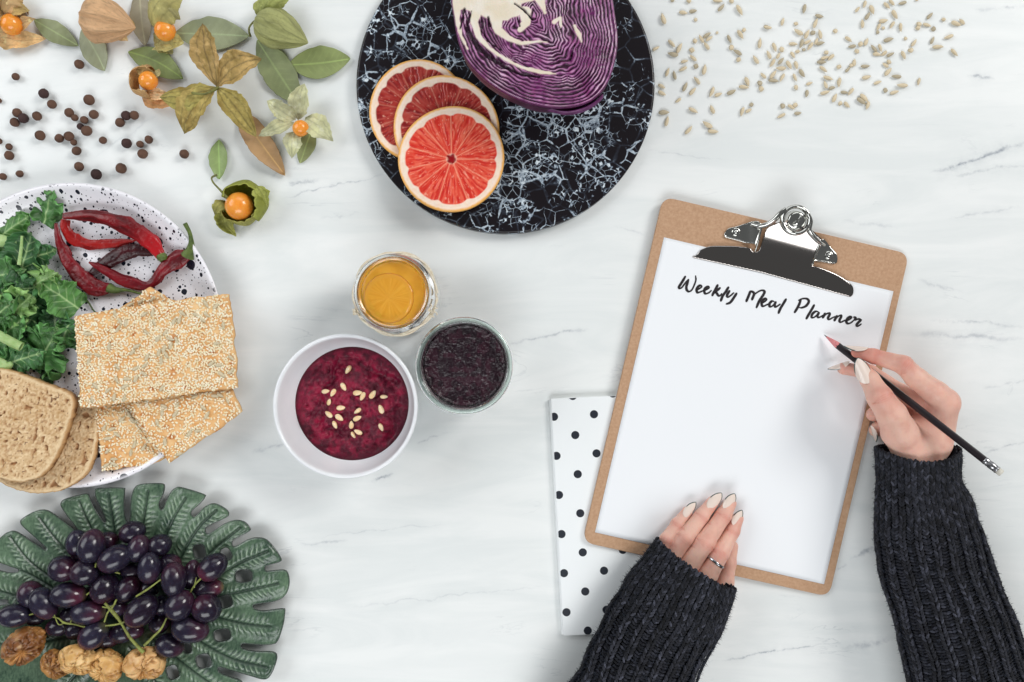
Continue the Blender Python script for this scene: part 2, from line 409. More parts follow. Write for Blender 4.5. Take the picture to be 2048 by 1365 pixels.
# ---------------------------------------------------------------- grapefruit
M_gf = mat("grapefruit_flesh", None, rough=.22, spec=.5, sss=.25, ssss=5, bump=(3, .35))
M_rind = mat("grapefruit_rind", None, rough=.45, bump=(2.2, .4))
def grapefruit(px, py, r, z, tilt, seed, dark, label):
    th = 9.0
    c = pt(px, py, z + th); R = r * (1 - (z + th) / H)
    t = thing("grapefruit_slice", label, "grapefruit slice", (c[0], c[1], z), "grapefruit slices on the board")
    def wob(P):
        a = np.arctan2(P[..., 1], P[..., 0]); return 1 + .012 * np.cos(2 * a + seed) + .008 * np.sin(3 * a + seed)
    h = 1.25; nseg = 11
    rot = seed * .7
    def fields(P):
        a = np.arctan2(P[:, 1], P[:, 0]) + rot; rr = np.hypot(P[:, 0], P[:, 1]) / (R * wob(P))
        k = a / (2 * np.pi) * nseg; k = k + .18 * np.sin(a * 2 + seed) ; i = np.floor(k); f = k - i
        arc = np.minimum(f, 1 - f) * 2 * np.pi / nseg * rr * R       # distance to membrane
        lim = .865 - .045 * np.exp(-(arc / 7.0) ** 2)
        return a, rr, i, f, arc, lim
    def top(P, D):
        a, rr, i, f, arc, lim = fields(P)
        pulp = (rr < lim)
        rad = np.hypot(P[:, 0], P[:, 1])
        str_ = vn(np.stack([a * 26 + vn(P, 16, seed) * 1.1, rad / 16.0], -1), 1, seed + 5)
        zz = z + th + np.where(pulp, -.6 + .9 * str_ * sm(1, 6, arc), 0)
        zz = zz - .8 * (1 - sm(0, 3.5, -D)) - 4 * (1 - sm(.05, .10, rr))
        return zz + tilt[0] * P[:, 0] + tilt[1] * P[:, 1]
    sdf = lambda P: np.hypot(P[..., 0], P[..., 1]) - R * wob(P)
    V, F, P, D = patch(sdf, (-R - 6, -R - 6, R + 6, R + 6), h, top, th - .6)
    a, rr, i, f, arc, lim = fields(P)
    rad = np.hypot(P[:, 0], P[:, 1])
    st = vn(np.stack([a * 26 + vn(P, 16, seed) * 1.1, rad / 16.0], -1), 1, seed + 5)
    fn = fbm(P, 5, 2, seed + 9)
    red = lin((222, 62, 48)) if not dark else lin((166, 44, 40)); lt = lin((244, 128, 100)) if not dark else lin((190, 88, 76))  # dark: dimmer light on the covered slices, painted into their pulp colour
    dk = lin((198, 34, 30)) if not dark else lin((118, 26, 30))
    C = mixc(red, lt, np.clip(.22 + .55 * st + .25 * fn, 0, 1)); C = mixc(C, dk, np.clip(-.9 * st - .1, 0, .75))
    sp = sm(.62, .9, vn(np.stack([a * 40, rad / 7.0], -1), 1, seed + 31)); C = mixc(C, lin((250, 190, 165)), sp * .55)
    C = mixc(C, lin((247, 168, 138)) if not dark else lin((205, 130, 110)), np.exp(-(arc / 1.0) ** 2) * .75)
    pith = mixc(lin((244, 214, 190)), lin((250, 232, 216)), .5 + .5 * fn)
    C = mixc(C, pith, sm(-.012, .012, rr - lim))
    C = mixc(C, lin((240, 178, 90)), sm(.94, .985, rr + .014 * fn)); 
    C = mixc(C, lin((250, 205, 180)), np.exp(-((rr - .085) / .02) ** 2) * .7)
    C = mixc(C, lin((150, 14, 22)), 1 - sm(.07, .10, rr + .025 * fn + .012 * np.sin(a * 5)))
    n = len(P)
    Vw = V + np.array([c[0], c[1], 0])
    top_in = rr < .93
    fin = np.array(F)
    is_in = (fin < n).all(1) & top_in[np.minimum(fin, n - 1)].all(1)
    Call = np.concatenate([C, np.tile(lin((240, 176, 92)), (n, 1))])
    def sub(Fm, nm, m):
        u, inv = np.unique(Fm, return_inverse=True)
        mk(nm, Vw[u], inv.reshape(-1, 4), m, t, Call[u])
    sub(fin[is_in], "flesh", M_gf); sub(fin[~is_in], "rind", M_rind)
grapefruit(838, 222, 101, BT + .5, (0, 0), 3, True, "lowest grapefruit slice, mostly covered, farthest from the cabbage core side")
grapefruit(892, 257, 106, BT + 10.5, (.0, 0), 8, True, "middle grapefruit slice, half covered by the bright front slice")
grapefruit(903, 318, 106, BT + 20.5, (.0, .0), 5, False, "bright red grapefruit slice lying uncovered on top of the other two")
for o in list(SC.objects):
    if o.get('label', '').startswith('lowest grapefruit'): o['label'] = "lowest grapefruit slice, tucked under the other two near the board's rim"

# ---------------------------------------------------------------- red cabbage
def cabbage():
    Z = BT + 125
    out = smooth_poly([(903, -20), (908, 40), (916, 82), (932, 118), (962, 152), (1002, 182), (1050, 204), (1100, 215), (1150, 213), (1188, 198),
                       (1216, 165), (1231, 120), (1236, 75), (1230, 25), (1222, -20), (1200, -80), (1150, -130), (1080, -150), (1000, -140), (935, -95)])
    W = np.array([pt(x, y, Z)[:2] for x, y in out]); inv = 1 / (1 - Z / H)
    px = lambda P: np.stack([P[..., 0] * inv + 1024, 682.5 - P[..., 1] * inv], -1)
    ctr = W.mean(0)
    t = thing("red_cabbage", "halved red cabbage lying cut side up on the black board", "cabbage", (ctr[0], ctr[1], BT))
    def fields(P, D):
        Q = px(P); d = -D * inv
        core = np.array([1035., 0.])
        wr = sm(18, 95, d)
        d2 = d + (5 * fbm(Q, 34, 2, 3) + 1.2 * vn(Q, 9, 8)) * sm(3, 18, d) + wr * (10 * vn(Q, 34, 4) + 4.6 * vn(Q, 14, 9)) + 2.2 * vn(Q, 11, 29) * sm(.05, .5, vn(Q, 40, 31)) * sm(8, 20, d)
        sp = 6.9; k = d2 / sp; lay = np.floor(k); f = k - lay
        gapw = .20 + .17 * vn(Q, 22, 40) ; gapw = np.clip(gapw, .06, .5)
        # cream ribs and core
        cream = np.zeros(len(P)); dark = np.zeros(len(P))
        for L in ([(914, -10, 8), (914, 40, 6), (922, 72, 3.5), (935, 98, 2)],
                  [(955, 10, 14), (948, 45, 8), (957, 73, 5.5), (981, 99, 4), (1010, 118, 3), (1043, 135, 3.2), (1079, 144, 5), (1112, 148, 2)],
                  [(990, 25, 16), (996, 60, 9), (1017, 77, 6), (1043, 87, 4.5), (1079, 83, 2.5), (1095, 85, 1)],
                  [(1050, 25, 13), (1052, 45, 10), (1040, 60, 6)], [(1075, -10, 12), (1085, 10, 7), (1090, 25, 3)],
                  [(1149, 52, 3), (1158, 68, 5), (1163, 84, 2.5)], [(1108, 44, 5), (1120, 36, 4), (1122, 54, 2)]):
            dd, _, ww, _ = seg_dist(Q, L); cream = np.maximum(cream, 1 - sm(ww - 1.2, ww + .9, dd + 1.0 * vn(Q, 7, 77)))
        dd = poly_sdf(Q, [(900, -60), (1085, -60), (1072, 0), (1045, 10), (1040, 32), (1015, 42), (985, 40), (960, 32), (932, 20), (905, 22)])
        cream = np.maximum(cream, 1 - sm(-2, 1, dd + 2 * vn(Q, 9, 5)))
        for L in ([(929, 18, 2.2), (924, 40, 1.6), (920, 58, 1)], [(934, 55, 4), (948, 84, 5), (976, 112, 5), (1006, 132, 4), (1040, 148, 3), (1080, 154, 2.5)], [(943, 22, 1.2), (934, 50, 2.5)],
                  [(962, 36, 1), (964, 62, 1.4), (975, 82, 1.2), (1003, 100, 1.5)], [(976, 34, 2), (980, 52, 2.2)], [(1030, 8, 2), (1048, 20, 2.5), (1066, 40, 1.5)], [(1150, 88, 1.5), (1140, 118, 2)],
                  [(1035, 80 - 45, 1), (1040, 52, 1.2)]):
            dd, _, ww, _ = seg_dist(Q, L); dark = np.maximum(dark, 1 - sm(ww - 1, ww + .8, dd + 1.2 * vn(Q, 6, 70)))
        return Q, d, f, lay, gapw, cream, dark
    def top(P, D):
        Q, d, f, lay, gw, cream, dark = fields(P, D)
        gap = 1 - sm(gw * .6, gw, np.minimum(f, 1 - f) * 1.0)
        z = Z - 2.6 * gap * (1 - cream) - 4 * dark + .5 * vn(Q, 14, 2) - 1.5 * (1 - sm(0, 2.5, d))
        return z
    sdf = lambda P: poly_sdf(P, W)
    lo = pt(880, 232, Z); hi = pt(1250, -60, Z)
    # only the part of the face down to just outside the frame is finely meshed
    V, F, P, D = patch(sdf, (W[:, 0].min() - 4, lo[1], W[:, 0].max() + 4, W[:, 1].max() + 4), 1.3, top, 6)
    Q, d, f, lay, gw, cream, dark = fields(P, D)
    m_ = np.minimum(f, 1 - f) * 2
    C = mixc(lin((92, 24, 82)), lin((196, 138, 182)), sm(.48, 1.0, m_ + .25 * vn(Q, 8, 50)))
    C = mixc(C, lin((236, 214, 224)), sm(.75, 1.0, m_) * sm(-.1, .5, vn(Q, 24, 51)))
    C = mixc(C, lin((100, 20, 84)), .5 * sm(.0, .6, vn(Q, 30, 52)))
    C = mixc(C, lin((160, 62, 128)), .25 * sm(.3, .8, vn(Q, 12, 54)))
    C = mixc(C, lin((52, 12, 42)), 1 - sm(gw * .8, gw * 1.25, np.minimum(f, 1 - f)))
    edge_c = np.clip(cream * 4 * (1 - cream), 0, 1)
    C = mixc(C, mixc(lin((238, 230, 216)), lin((230, 218, 194)), .5 + .5 * vn(Q, 16, 60)), cream * .93)
    C = mixc(C, lin((170, 90, 140)), edge_c * .5)
    C = mixc(C, lin((42, 10, 34)), dark)
    C = mixc(C, lin((92, 30, 80)), 1 - sm(1, 4, d))
    m = mat("cabbage_cut", None, rough=.35, sss=.12, ssss=3, spec=.4, bump=(3, .3))
    mk("cut_face", V, F, m, t, np.concatenate([C, C * .5]))
    # rounded body below the cut
    rings = []; nr = 22
    for i in range(nr + 1):
        a = i / nr * math.pi / 2; s = .985 * math.cos(a) ** .62 if a < 1.56 else .02
        bulge = 1 + .035 * math.sin(min(a * 4, math.pi))
        rr = ctr + (W - ctr) * s * bulge
        rings.append(np.c_[rr, np.full(len(rr), Z - 2 - (Z - BT - 2) * math.sin(a))])
    G = np.array(rings); G[..., :2] += (fbm(G, 50, 2, 6) * 2)[..., None]
    V, F = grid(G, wv=True)
    mk("outer_leaves", V, F, mat("cabbage_skin", (66, 26, 52), (96, 50, 84), 40, rough=.4, bump=(8, .3)), t)
    # loose outer leaf edge
    P1 = catmull(pts([(1094, 214, Z - 14), (1130, 222, Z - 12), (1162, 217, Z - 10), (1188, 204, Z - 8), (1205, 188, Z - 8)]), 30)
    G = np.stack([P1, P1 + [1.0, -3, -8], P1 + [3, 1, -24], P1 + [4, 8, -42]], 1)
    V, F = shell(G, 2.2)
    mk("leaf", V, F, mat("cabbage_leaf", (120, 62, 116), (84, 30, 78), 20, rough=.4), t)
cabbage()

# ---------------------------------------------------------------- bowl, beetroot dip, pine nuts
def bowl_set():
    c = pt(690, 813, 115)
    m_por = mat("white_glaze", (240, 241, 244), (234, 236, 240), 60, rough=.18, spec=.5, coat=.3)
    prof = smoothprof([(0, 4), (60, 4), (66, 0), (74, 1), (84, 8), (108, 34), (127, 72), (134.5, 108), (134.8, 113), (132.5, 116), (129, 114.5), (126.5, 106), (121, 80), (113, 56), (98, 34), (70, 20), (0, 14)], 70)
    V, F = lathe(prof, (c[0], c[1], 0), 128)
    mk("bowl", V, F, m_por, label="white ceramic bowl holding the beetroot dip", cat="bowl")
    R = 110.5
    def hz(P):
        Q = P - c[:2]; a = np.arctan2(Q[..., 1], Q[..., 0]); r = np.hypot(Q[..., 0], Q[..., 1])
        sw = np.sin(r / 8.0 + a * 1.2 + 2.2 * fbm(P, 40, 2, 3)) * 3.6 * sm(15, 50, r)
        ch = 10 * fbm(P, 26, 4, 5) + 4.5 * np.abs(vn(P, 10, 8)) + 2.4 * vn(P, 5.0, 9)
        return 50 + (sw + ch) * (1 - sm(R - 18, R - 3, r)) + 6 * np.exp(-(r / 60) ** 2)
    V, F, P, D = patch(lambda P: np.hypot(P[..., 0] - c[0], P[..., 1] - c[1]) - R, (c[0] - R - 3, c[1] - R - 3, c[0] + R + 3, c[1] + R + 3), 1.7, lambda P, D: hz(P), 10)
    n1 = fbm(P, 14, 3, 12)
    C = mixc(lin((92, 9, 38)), lin((150, 23, 60)), sm(-.5, .6, n1 + .35 * vn(P, 5, 88))); C = mixc(C, lin((82, 8, 32)), sm(.2, .7, fbm(P, 30, 3, 30)) * .7)
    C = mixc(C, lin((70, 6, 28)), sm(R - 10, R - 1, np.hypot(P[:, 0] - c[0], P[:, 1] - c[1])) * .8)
    # keep dip inside bowl wall
    mk("beetroot_dip", V, F, mat("beet_dip", None, rough=.36, spec=.4, sss=.1, ssss=3, bump=(4, 1.0)), None, np.concatenate([C, C]), label="crimson beetroot dip spread in the white bowl", cat="dip")
    bv, bf = ellip(10, 8, .22, .1)
    me = mesh("pine_nut", bv * np.array([9.4, 5.4, 4.8]) * S, bf, mat("pine_nut", (246, 226, 190), (232, 200, 150), 12, rough=.32, sss=.3, ssss=4, bump=(3, .15)))
    L = [(482, 709, 60), (456, 803, -60), (359, 828, 5), (399, 835, 60), (377, 884, 80), (442, 918, 5), (375, 953, -40), (433, 971, -35), (409, 1010, -65), (533, 935, 35),
         (531, 975, 25), (499, 1010, 85), (536, 1050, -25), (510, 1066, -60), (533, 836, 5), (560, 855, 65), (615, 845, 55), (677, 857, 0), (661, 925, -70), (661, 1024, -65)]
    lab = {0: "pine nut nearest the far side of the dip, apart from the others", 1: "pine nut just beyond the ring of nuts, second from the far side", 17: "pine nut lying level at the jam jar side of the dip",
           19: "pine nut with a red smear, nearest the bowl wall", 14: "pine nut overlapped by another at the middle of the dip", 15: "pine nut resting against another at the middle of the dip", 13: "pine nut half sunk under its neighbour in the dip"}
    for i, (x, y, a) in enumerate(L):
        X, Y = 520 + x / 2.73, 480 + y / 2.73
        p = pt(X, Y, 55); z = hz(p[None, :2])[0]
        p = pt(X, Y, z + 2)
        o = bpy.data.objects.new("pine_nut", me); SC.collection.objects.link(o)
        o.location = tuple(np.array([p[0], p[1], z + 2.4]) * S); o.rotation_euler = (random.uniform(0, 6), random.uniform(-.15, .15), math.radians(a + (180 if i % 3 == 0 else 0)))
        s = random.uniform(.86, 1.02) if i not in (4, 17, 13) else .78
        o.scale = (s, s, s)
        aa = a % 180
        dr = "lying level" if aa < 18 or aa > 162 else ("upright" if 72 < aa < 108 else ("slanting right" if aa < 90 else "slanting left"))
        wh = ("left" if x < 440 else ("middle" if x < 590 else "right")) + " part of the dip, " + ("far side" if y < 870 else ("centre" if y < 960 else "near side"))
        setp(o, lab.get(i, "pale pine nut %s in the %s" % (dr, wh)), "pine nut", "pine nuts on the beetroot dip")
bowl_set()

# ---------------------------------------------------------------- jars
M_glass = mat("jar_glass", (250, 253, 252), rough=.02, trans=1, ior=1.46)
def jars():
    c = pt(784, 585, 165); C0 = (c[0], c[1], 0)
    t = thing("glass_jar", "open glass jar with twine around its neck, full of orange preserve", "jar", (c[0], c[1], 0))
    prof = smoothprof([(0, 0), (60, 0), (71, 4), (75, 14), (75, 60), (74, 104), (68, 122), (65, 130), (66, 140), (69.5, 150), (70, 160), (67.5, 165.5), (62, 164), (58.5, 156), (58, 140), (59, 126), (68, 112), (70.5, 98), (71, 40), (69, 12), (58, 7), (0, 6)], 90)
    V, F = lathe(prof, C0, 96); mk("jar_body", V, F, M_glass, t)
    # twine
    P = []
    for k in range(90):
        a = k / 90 * 2 * np.pi * 2; jj = 1 if k < 45 else -1
        P.append((c[0] + (76 + 2 * math.sin(5 * a + jj * 2)) * math.cos(a), c[1] + (76 + 2 * math.sin(5 * a + jj * 2)) * math.sin(a), 124 + 2.2 * jj + 5 * math.sin(3 * a + jj)))
    V1 = tube(P, [2.2] * len(P), 6, 180, wr=.3)
    a0 = math.radians(205); kn = np.array([c[0] + 80 * math.cos(a0), c[1] + 80 * math.sin(a0), 130])
    parts = [V1]
    for s in range(7):
        q = [kn + rng.uniform(-3, 3, 3)]
        for j in range(4): q.append(q[-1] + rng.uniform(-8, 8, 3) + (kn - q[-1]) * .3)
        parts.append(tube(q, [1.5] * 5, 5, 16))
    a1 = math.radians(-28); kn = np.array([c[0] + 78 * math.cos(a1), c[1] + 78 * math.sin(a1), 130])
    for s in range(6):
        q = [kn + rng.uniform(-3, 3, 3)]
        for j in range(4): q.append(q[-1] + rng.uniform(-6, 6, 3) + np.array([1.5, 2, 1]))
        parts.append(tube(q, [1.3] * 5, 5, 16))
    # paper-like frayed collar hanging at the near side
    V, F, _ = join(parts)
    mk("twine", V, F, mat("twine", (238, 230, 212), (222, 208, 182), 6, rough=.8, bump=(2, .6)), t)
    M_pr = mat("orange_preserve", (218, 150, 40), (234, 170, 60), 40, rough=.08, spec=.5, coat=.6, sss=.5, sssr=(1, .45, .1), ssss=14)
    pr = smoothprof([(0, 8), (56, 8.5), (66, 14), (69.6, 40), (69.4, 97), (66, 108), (58.4, 124), (57, 138), (57.2, 146), (56.4, 147), (30, 146.6), (0, 146.4)], 50)
    V, F = lathe(pr, C0, 72)
    pt_ = thing("fruit_preserve", "amber orange preserve filling the twine-tied glass jar", "preserve", (c[0], c[1], 8))
    mk("syrup", V, F, M_pr, pt_)
    # candied slices
    M_sl = mat("candied_slice", None, rough=.12, coat=.6, sss=.3, ssss=8)
    for (px, py, r, z, sd, nm) in ((777, 597, 51, 147.0, 1, 0), (803, 573, 50, 145.6, 2, 1)):
        cc = pt(px, py, z); R = r * (1 - z / H)
        cd = np.array([c[0], c[1]])
        def sdf(P): return np.maximum(np.hypot(P[..., 0] - cc[0], P[..., 1] - cc[1]) - R, np.hypot(P[..., 0] - cd[0], P[..., 1] - cd[1]) - 56.0)
        def tp(P, D):
            r_ = np.hypot(P[:, 0] - cc[0], P[:, 1] - cc[1]); return z + 1.2 * np.exp(-((r_ - R + 3.2) / 3) ** 2) + .25 * vn(P, 6, sd) - .8 * (1 - sm(0, 2.2, R - r_))
        V, F, P, D = patch(sdf, (cc[0] - R - 3, cc[1] - R - 3, cc[0] + R + 3, cc[1] + R + 3), 1.3, tp, 2.0)
        Q = P - cc[:2]; a = np.arctan2(Q[:, 1], Q[:, 0]); rr = np.hypot(Q[:, 0], Q[:, 1]) / R
        f = (a / (2 * np.pi) * 9 + .2 * vn(P, 20, 2)) % 1; arc = np.minimum(f, 1 - f) * rr * 25
        st = vn(np.stack([a * 14, rr * 3], -1), 1, sd)
        K = mixc(lin((216, 144, 38)), lin((232, 166, 58)), .5 + .4 * st)
        K = mixc(K, lin((240, 185, 90)), np.exp(-(arc / 1.6) ** 2) * .14 * (rr < .8))
        K = mixc(K, lin((228, 160, 58)), sm(.76, .86, rr)); K = mixc(K, lin((206, 126, 24)), sm(.93, .98, rr))
        mk("orange_slice", V, F, M_sl, pt_, np.concatenate([K, K]))
    # jam jar
    c = pt(928, 732, 112); C0 = (c[0], c[1], 0)
    prof = smoothprof([(0, 0), (70, 0), (82, 4), (86, 14), (87, 60), (87.5, 96), (91, 102), (91.5, 108), (89, 112.5), (84, 113), (80, 109), (77.5, 98), (77, 60), (76, 16), (68, 9), (0, 8)], 80)
    V, F = lathe(prof, C0, 110)
    m2 = mat("greenish_glass", (226, 240, 234), rough=.02, trans=1, ior=1.48)
    mk("glass_jar", V, F, m2, label="wide greenish glass jar full of dark berry jam", cat="jar")
    R = 76.2
    def jz(P):
        r = np.hypot(P[..., 0] - c[0], P[..., 1] - c[1])
        return 88 + 1.8 * fbm(P, 14, 3, 4) + 1.8 * sm(R - 7, R, r)
    V, F, P, D = patch(lambda P: np.hypot(P[..., 0] - c[0], P[..., 1] - c[1]) - R, (c[0] - R - 3, c[1] - R - 3, c[0] + R + 3, c[1] + R + 3), 1.4, lambda P, D: jz(P), 1, bottom=lambda P, D: np.where(np.hypot(P[:, 0] - c[0], P[:, 1] - c[1]) > R - 6, 20., 10.))
    K = mixc(lin((32, 14, 24)), lin((50, 22, 34)), sm(-.3, .6, vn(P, 9, 7)))
    mk("berry_jam", V, F, mat("berry_jam", None, rough=.11, spec=.6, bump=(5.5, .9)), None, np.concatenate([K, K]), label="glossy dark purple berry jam in the wide glass jar", cat="jam")
jars()

# ---------------------------------------------------------------- speckled plate
PC = pt(143, 671, 40)
def plate():
    m, nt, b, co = base_mat("speckled_glaze")
    tot = None
    for (size, rmax, seed) in ((58, .19, 0), (30, .20, 3), (17, .20, 7), (9.5, .17, 11)):
        off = node(nt, 'ShaderNodeVectorMath', {0: co, 1: (seed * .37, seed * .11, 0)}, operation='ADD').outputs[0]
        sp = node(nt, 'ShaderNodeSeparateXYZ', {0: off}); off = node(nt, 'ShaderNodeCombineXYZ', {0: sp.outputs[0], 1: sp.outputs[1]}).outputs[0]
        nz = node(nt, 'ShaderNodeTexNoise', {'Vector': off, 'Scale': 1 / (size * .25 * S), 'Detail': 1.0}).outputs['Color']
        off = node(nt, 'ShaderNodeVectorMath', {0: off, 1: node(nt, 'ShaderNodeVectorMath', {0: nz, 'Scale': size * .10 * S}, operation='SCALE').outputs[0]}, operation='ADD').outputs[0]
        v = node(nt, 'ShaderNodeTexVoronoi', {'Vector': off, 'Scale': 1 / (size * S), 'Randomness': 1.0}, voronoi_dimensions='2D')
        rnd = node(nt, 'ShaderNodeSeparateXYZ', {0: v.outputs['Color']}).outputs[0]
        rad = mathn(nt, 'MULTIPLY', mathn(nt, 'POWER', rnd, 1.4), rmax)
        k = mathn(nt, 'LESS_THAN', v.outputs['Distance'], rad)
        tot = k if tot is None else mathn(nt, 'MAXIMUM', tot, k)
    # the rim's lip stays plain white
    sp = node(nt, 'ShaderNodeSeparateXYZ', {0: co})
    at = node(nt, 'ShaderNodeAttribute', {}, attribute_name='Col').outputs['Fac']
    tot = mathn(nt, 'MULTIPLY', tot, at)
    c = mixn(nt, tot, lin4((242, 240, 245)), lin4((28, 31, 46)))
    nt.links.new(c, b.inputs['Base Color']); b.inputs['Roughness'].default_value = .22
    R = 306 * (1 - 40 / H)
    prof = smoothprof([(0, 5), (190, 5), (200, 0), (212, 0), (250, 6), (280, 22), (R - 3, 37), (R, 41), (R - 2.5, 43.5), (R - 6.5, 43), (R - 11, 39), (R - 30, 23), (R - 50, 13), (215, 9.5), (0, 9)], 90)
    n = 160; V, F = lathe(prof, (PC[0], PC[1], 0), n)
    r = np.hypot(V[:, 0] - PC[0], V[:, 1] - PC[1]); at = (r < R - 7) * 1.0
    mk("plate", V, F, m, None, np.repeat(at[:, None], 3, 1), label="white plate speckled with dark navy dots, holding greens, chillies, bread and crackers", cat="plate")
plate()

# ---------------------------------------------------------------- bread
def bread(outl, z, th, label, seed, tilt=(0, 0)):
    t = None
    Z = z + th; out = smooth_poly(outl); W = np.array([pt(x, y, Z)[:2] for x, y in out])
    c = W.mean(0); t = thing("bread_slice", label, "bread slice", (c[0], c[1], z), "bread slices on the plate")
    def holes(P):
        d = np.zeros(P.shape[:-1]); q = P + 3 * np.stack([vn(P, 9, 71), vn(P, 9, 72)], -1)
        d += 4.2 * sm(.55, .82, vn(q, 8, seed)); d += 2.0 * sm(.38, .75, vn(q, 3.8, seed + 1)); d += 1.2 * sm(.1, .9, vn(q, 2.6, seed + 2))
        return d
    def top(P, D):
        hd = holes(P) * sm(2, 7, -D)
        return Z - hd + .8 * fbm(P, 30, 2, seed + 4) - 2.5 * (1 - sm(0, 5, -D)) ** 2 + tilt[0] * (P[:, 0] - c[0]) + tilt[1] * (P[:, 1] - c[1])
    sdf = lambda P: poly_sdf(P, W) + 1.2 * vn(P, 8, seed + 5) + .7 * vn(P, 3.5, seed + 6)
    V, F, P, D = patch(sdf, (max(W[:, 0].min() - 4, -1000), W[:, 1].min() - 4, W[:, 0].max() + 4, W[:, 1].max() + 4), 1.35, top, th,
                       bottom=lambda P, D: z + tilt[0] * (P[:, 0] - c[0]) + tilt[1] * (P[:, 1] - c[1]) + 0 * D)
    hd = holes(P); n1 = fbm(P, 24, 3, seed + 8)
    C = mixc(lin((202, 168, 126)), lin((226, 198, 158)), .5 + .6 * n1 + .7 * vn(P, 3, 31) + .4 * vn(P, 6, 32)); C = mixc(C, lin((150, 100, 62)), np.clip(hd / 4.5, 0, .8))
    C = mixc(C, lin((96, 56, 40)), sm(.80, .86, vn(P, 4.2, seed + 44)) * .8)
    C = mixc(C, lin((232, 206, 166)), (1 - sm(3, 10 + 4 * vn(P, 12, 81), -D)) * .75); C = mixc(C, lin((196, 150, 100)), (1 - sm(.5, 2.5, -D)) * .8)
    CB = mixc(lin((206, 166, 116)), lin((112, 70, 42)), sm(-.2, .6, fbm(P, 9, 2, 6)))
    n = len(P); fin = np.array(F); isin = (fin < n).all(1) & ((-D) > 3)[np.minimum(fin, n - 1)].all(1); Call = np.concatenate([C, CB])
    m1 = mat("bread_crumb", None, rough=.85, spec=.1, bump=(1.8, .5)); m2 = mat("bread_crust", None, rough=.7, spec=.2, bump=(3, .6))
    for sel, nm, mm in ((isin, "crumb", m1), (~isin, "crust", m2)):
        u, inv = np.unique(fin[sel], return_inverse=True); mk(nm, V[u], inv.reshape(-1, 4), mm, t, Call[u])
bread([(-90, 770), (-20, 790), (80, 795), (150, 798), (184, 806), (190, 830), (192, 880), (186, 925), (165, 958), (130, 978), (85, 984), (40, 976), (0, 962), (-60, 960), (-110, 900)], 26, 16,
      "under bread slice with darker crust, half covered by the other slice", 21, (0, -.20))
bread([(-120, 745), (-60, 738), (-10, 738), (40, 752), (80, 768), (115, 780), (138, 793), (143, 812), (136, 850), (124, 895), (108, 930), (86, 952), (50, 962), (10, 955), (-60, 940), (-120, 910)], 50, 18,
      "upper bread slice lying on the other slice beside the greens", 55, (0, -.16))

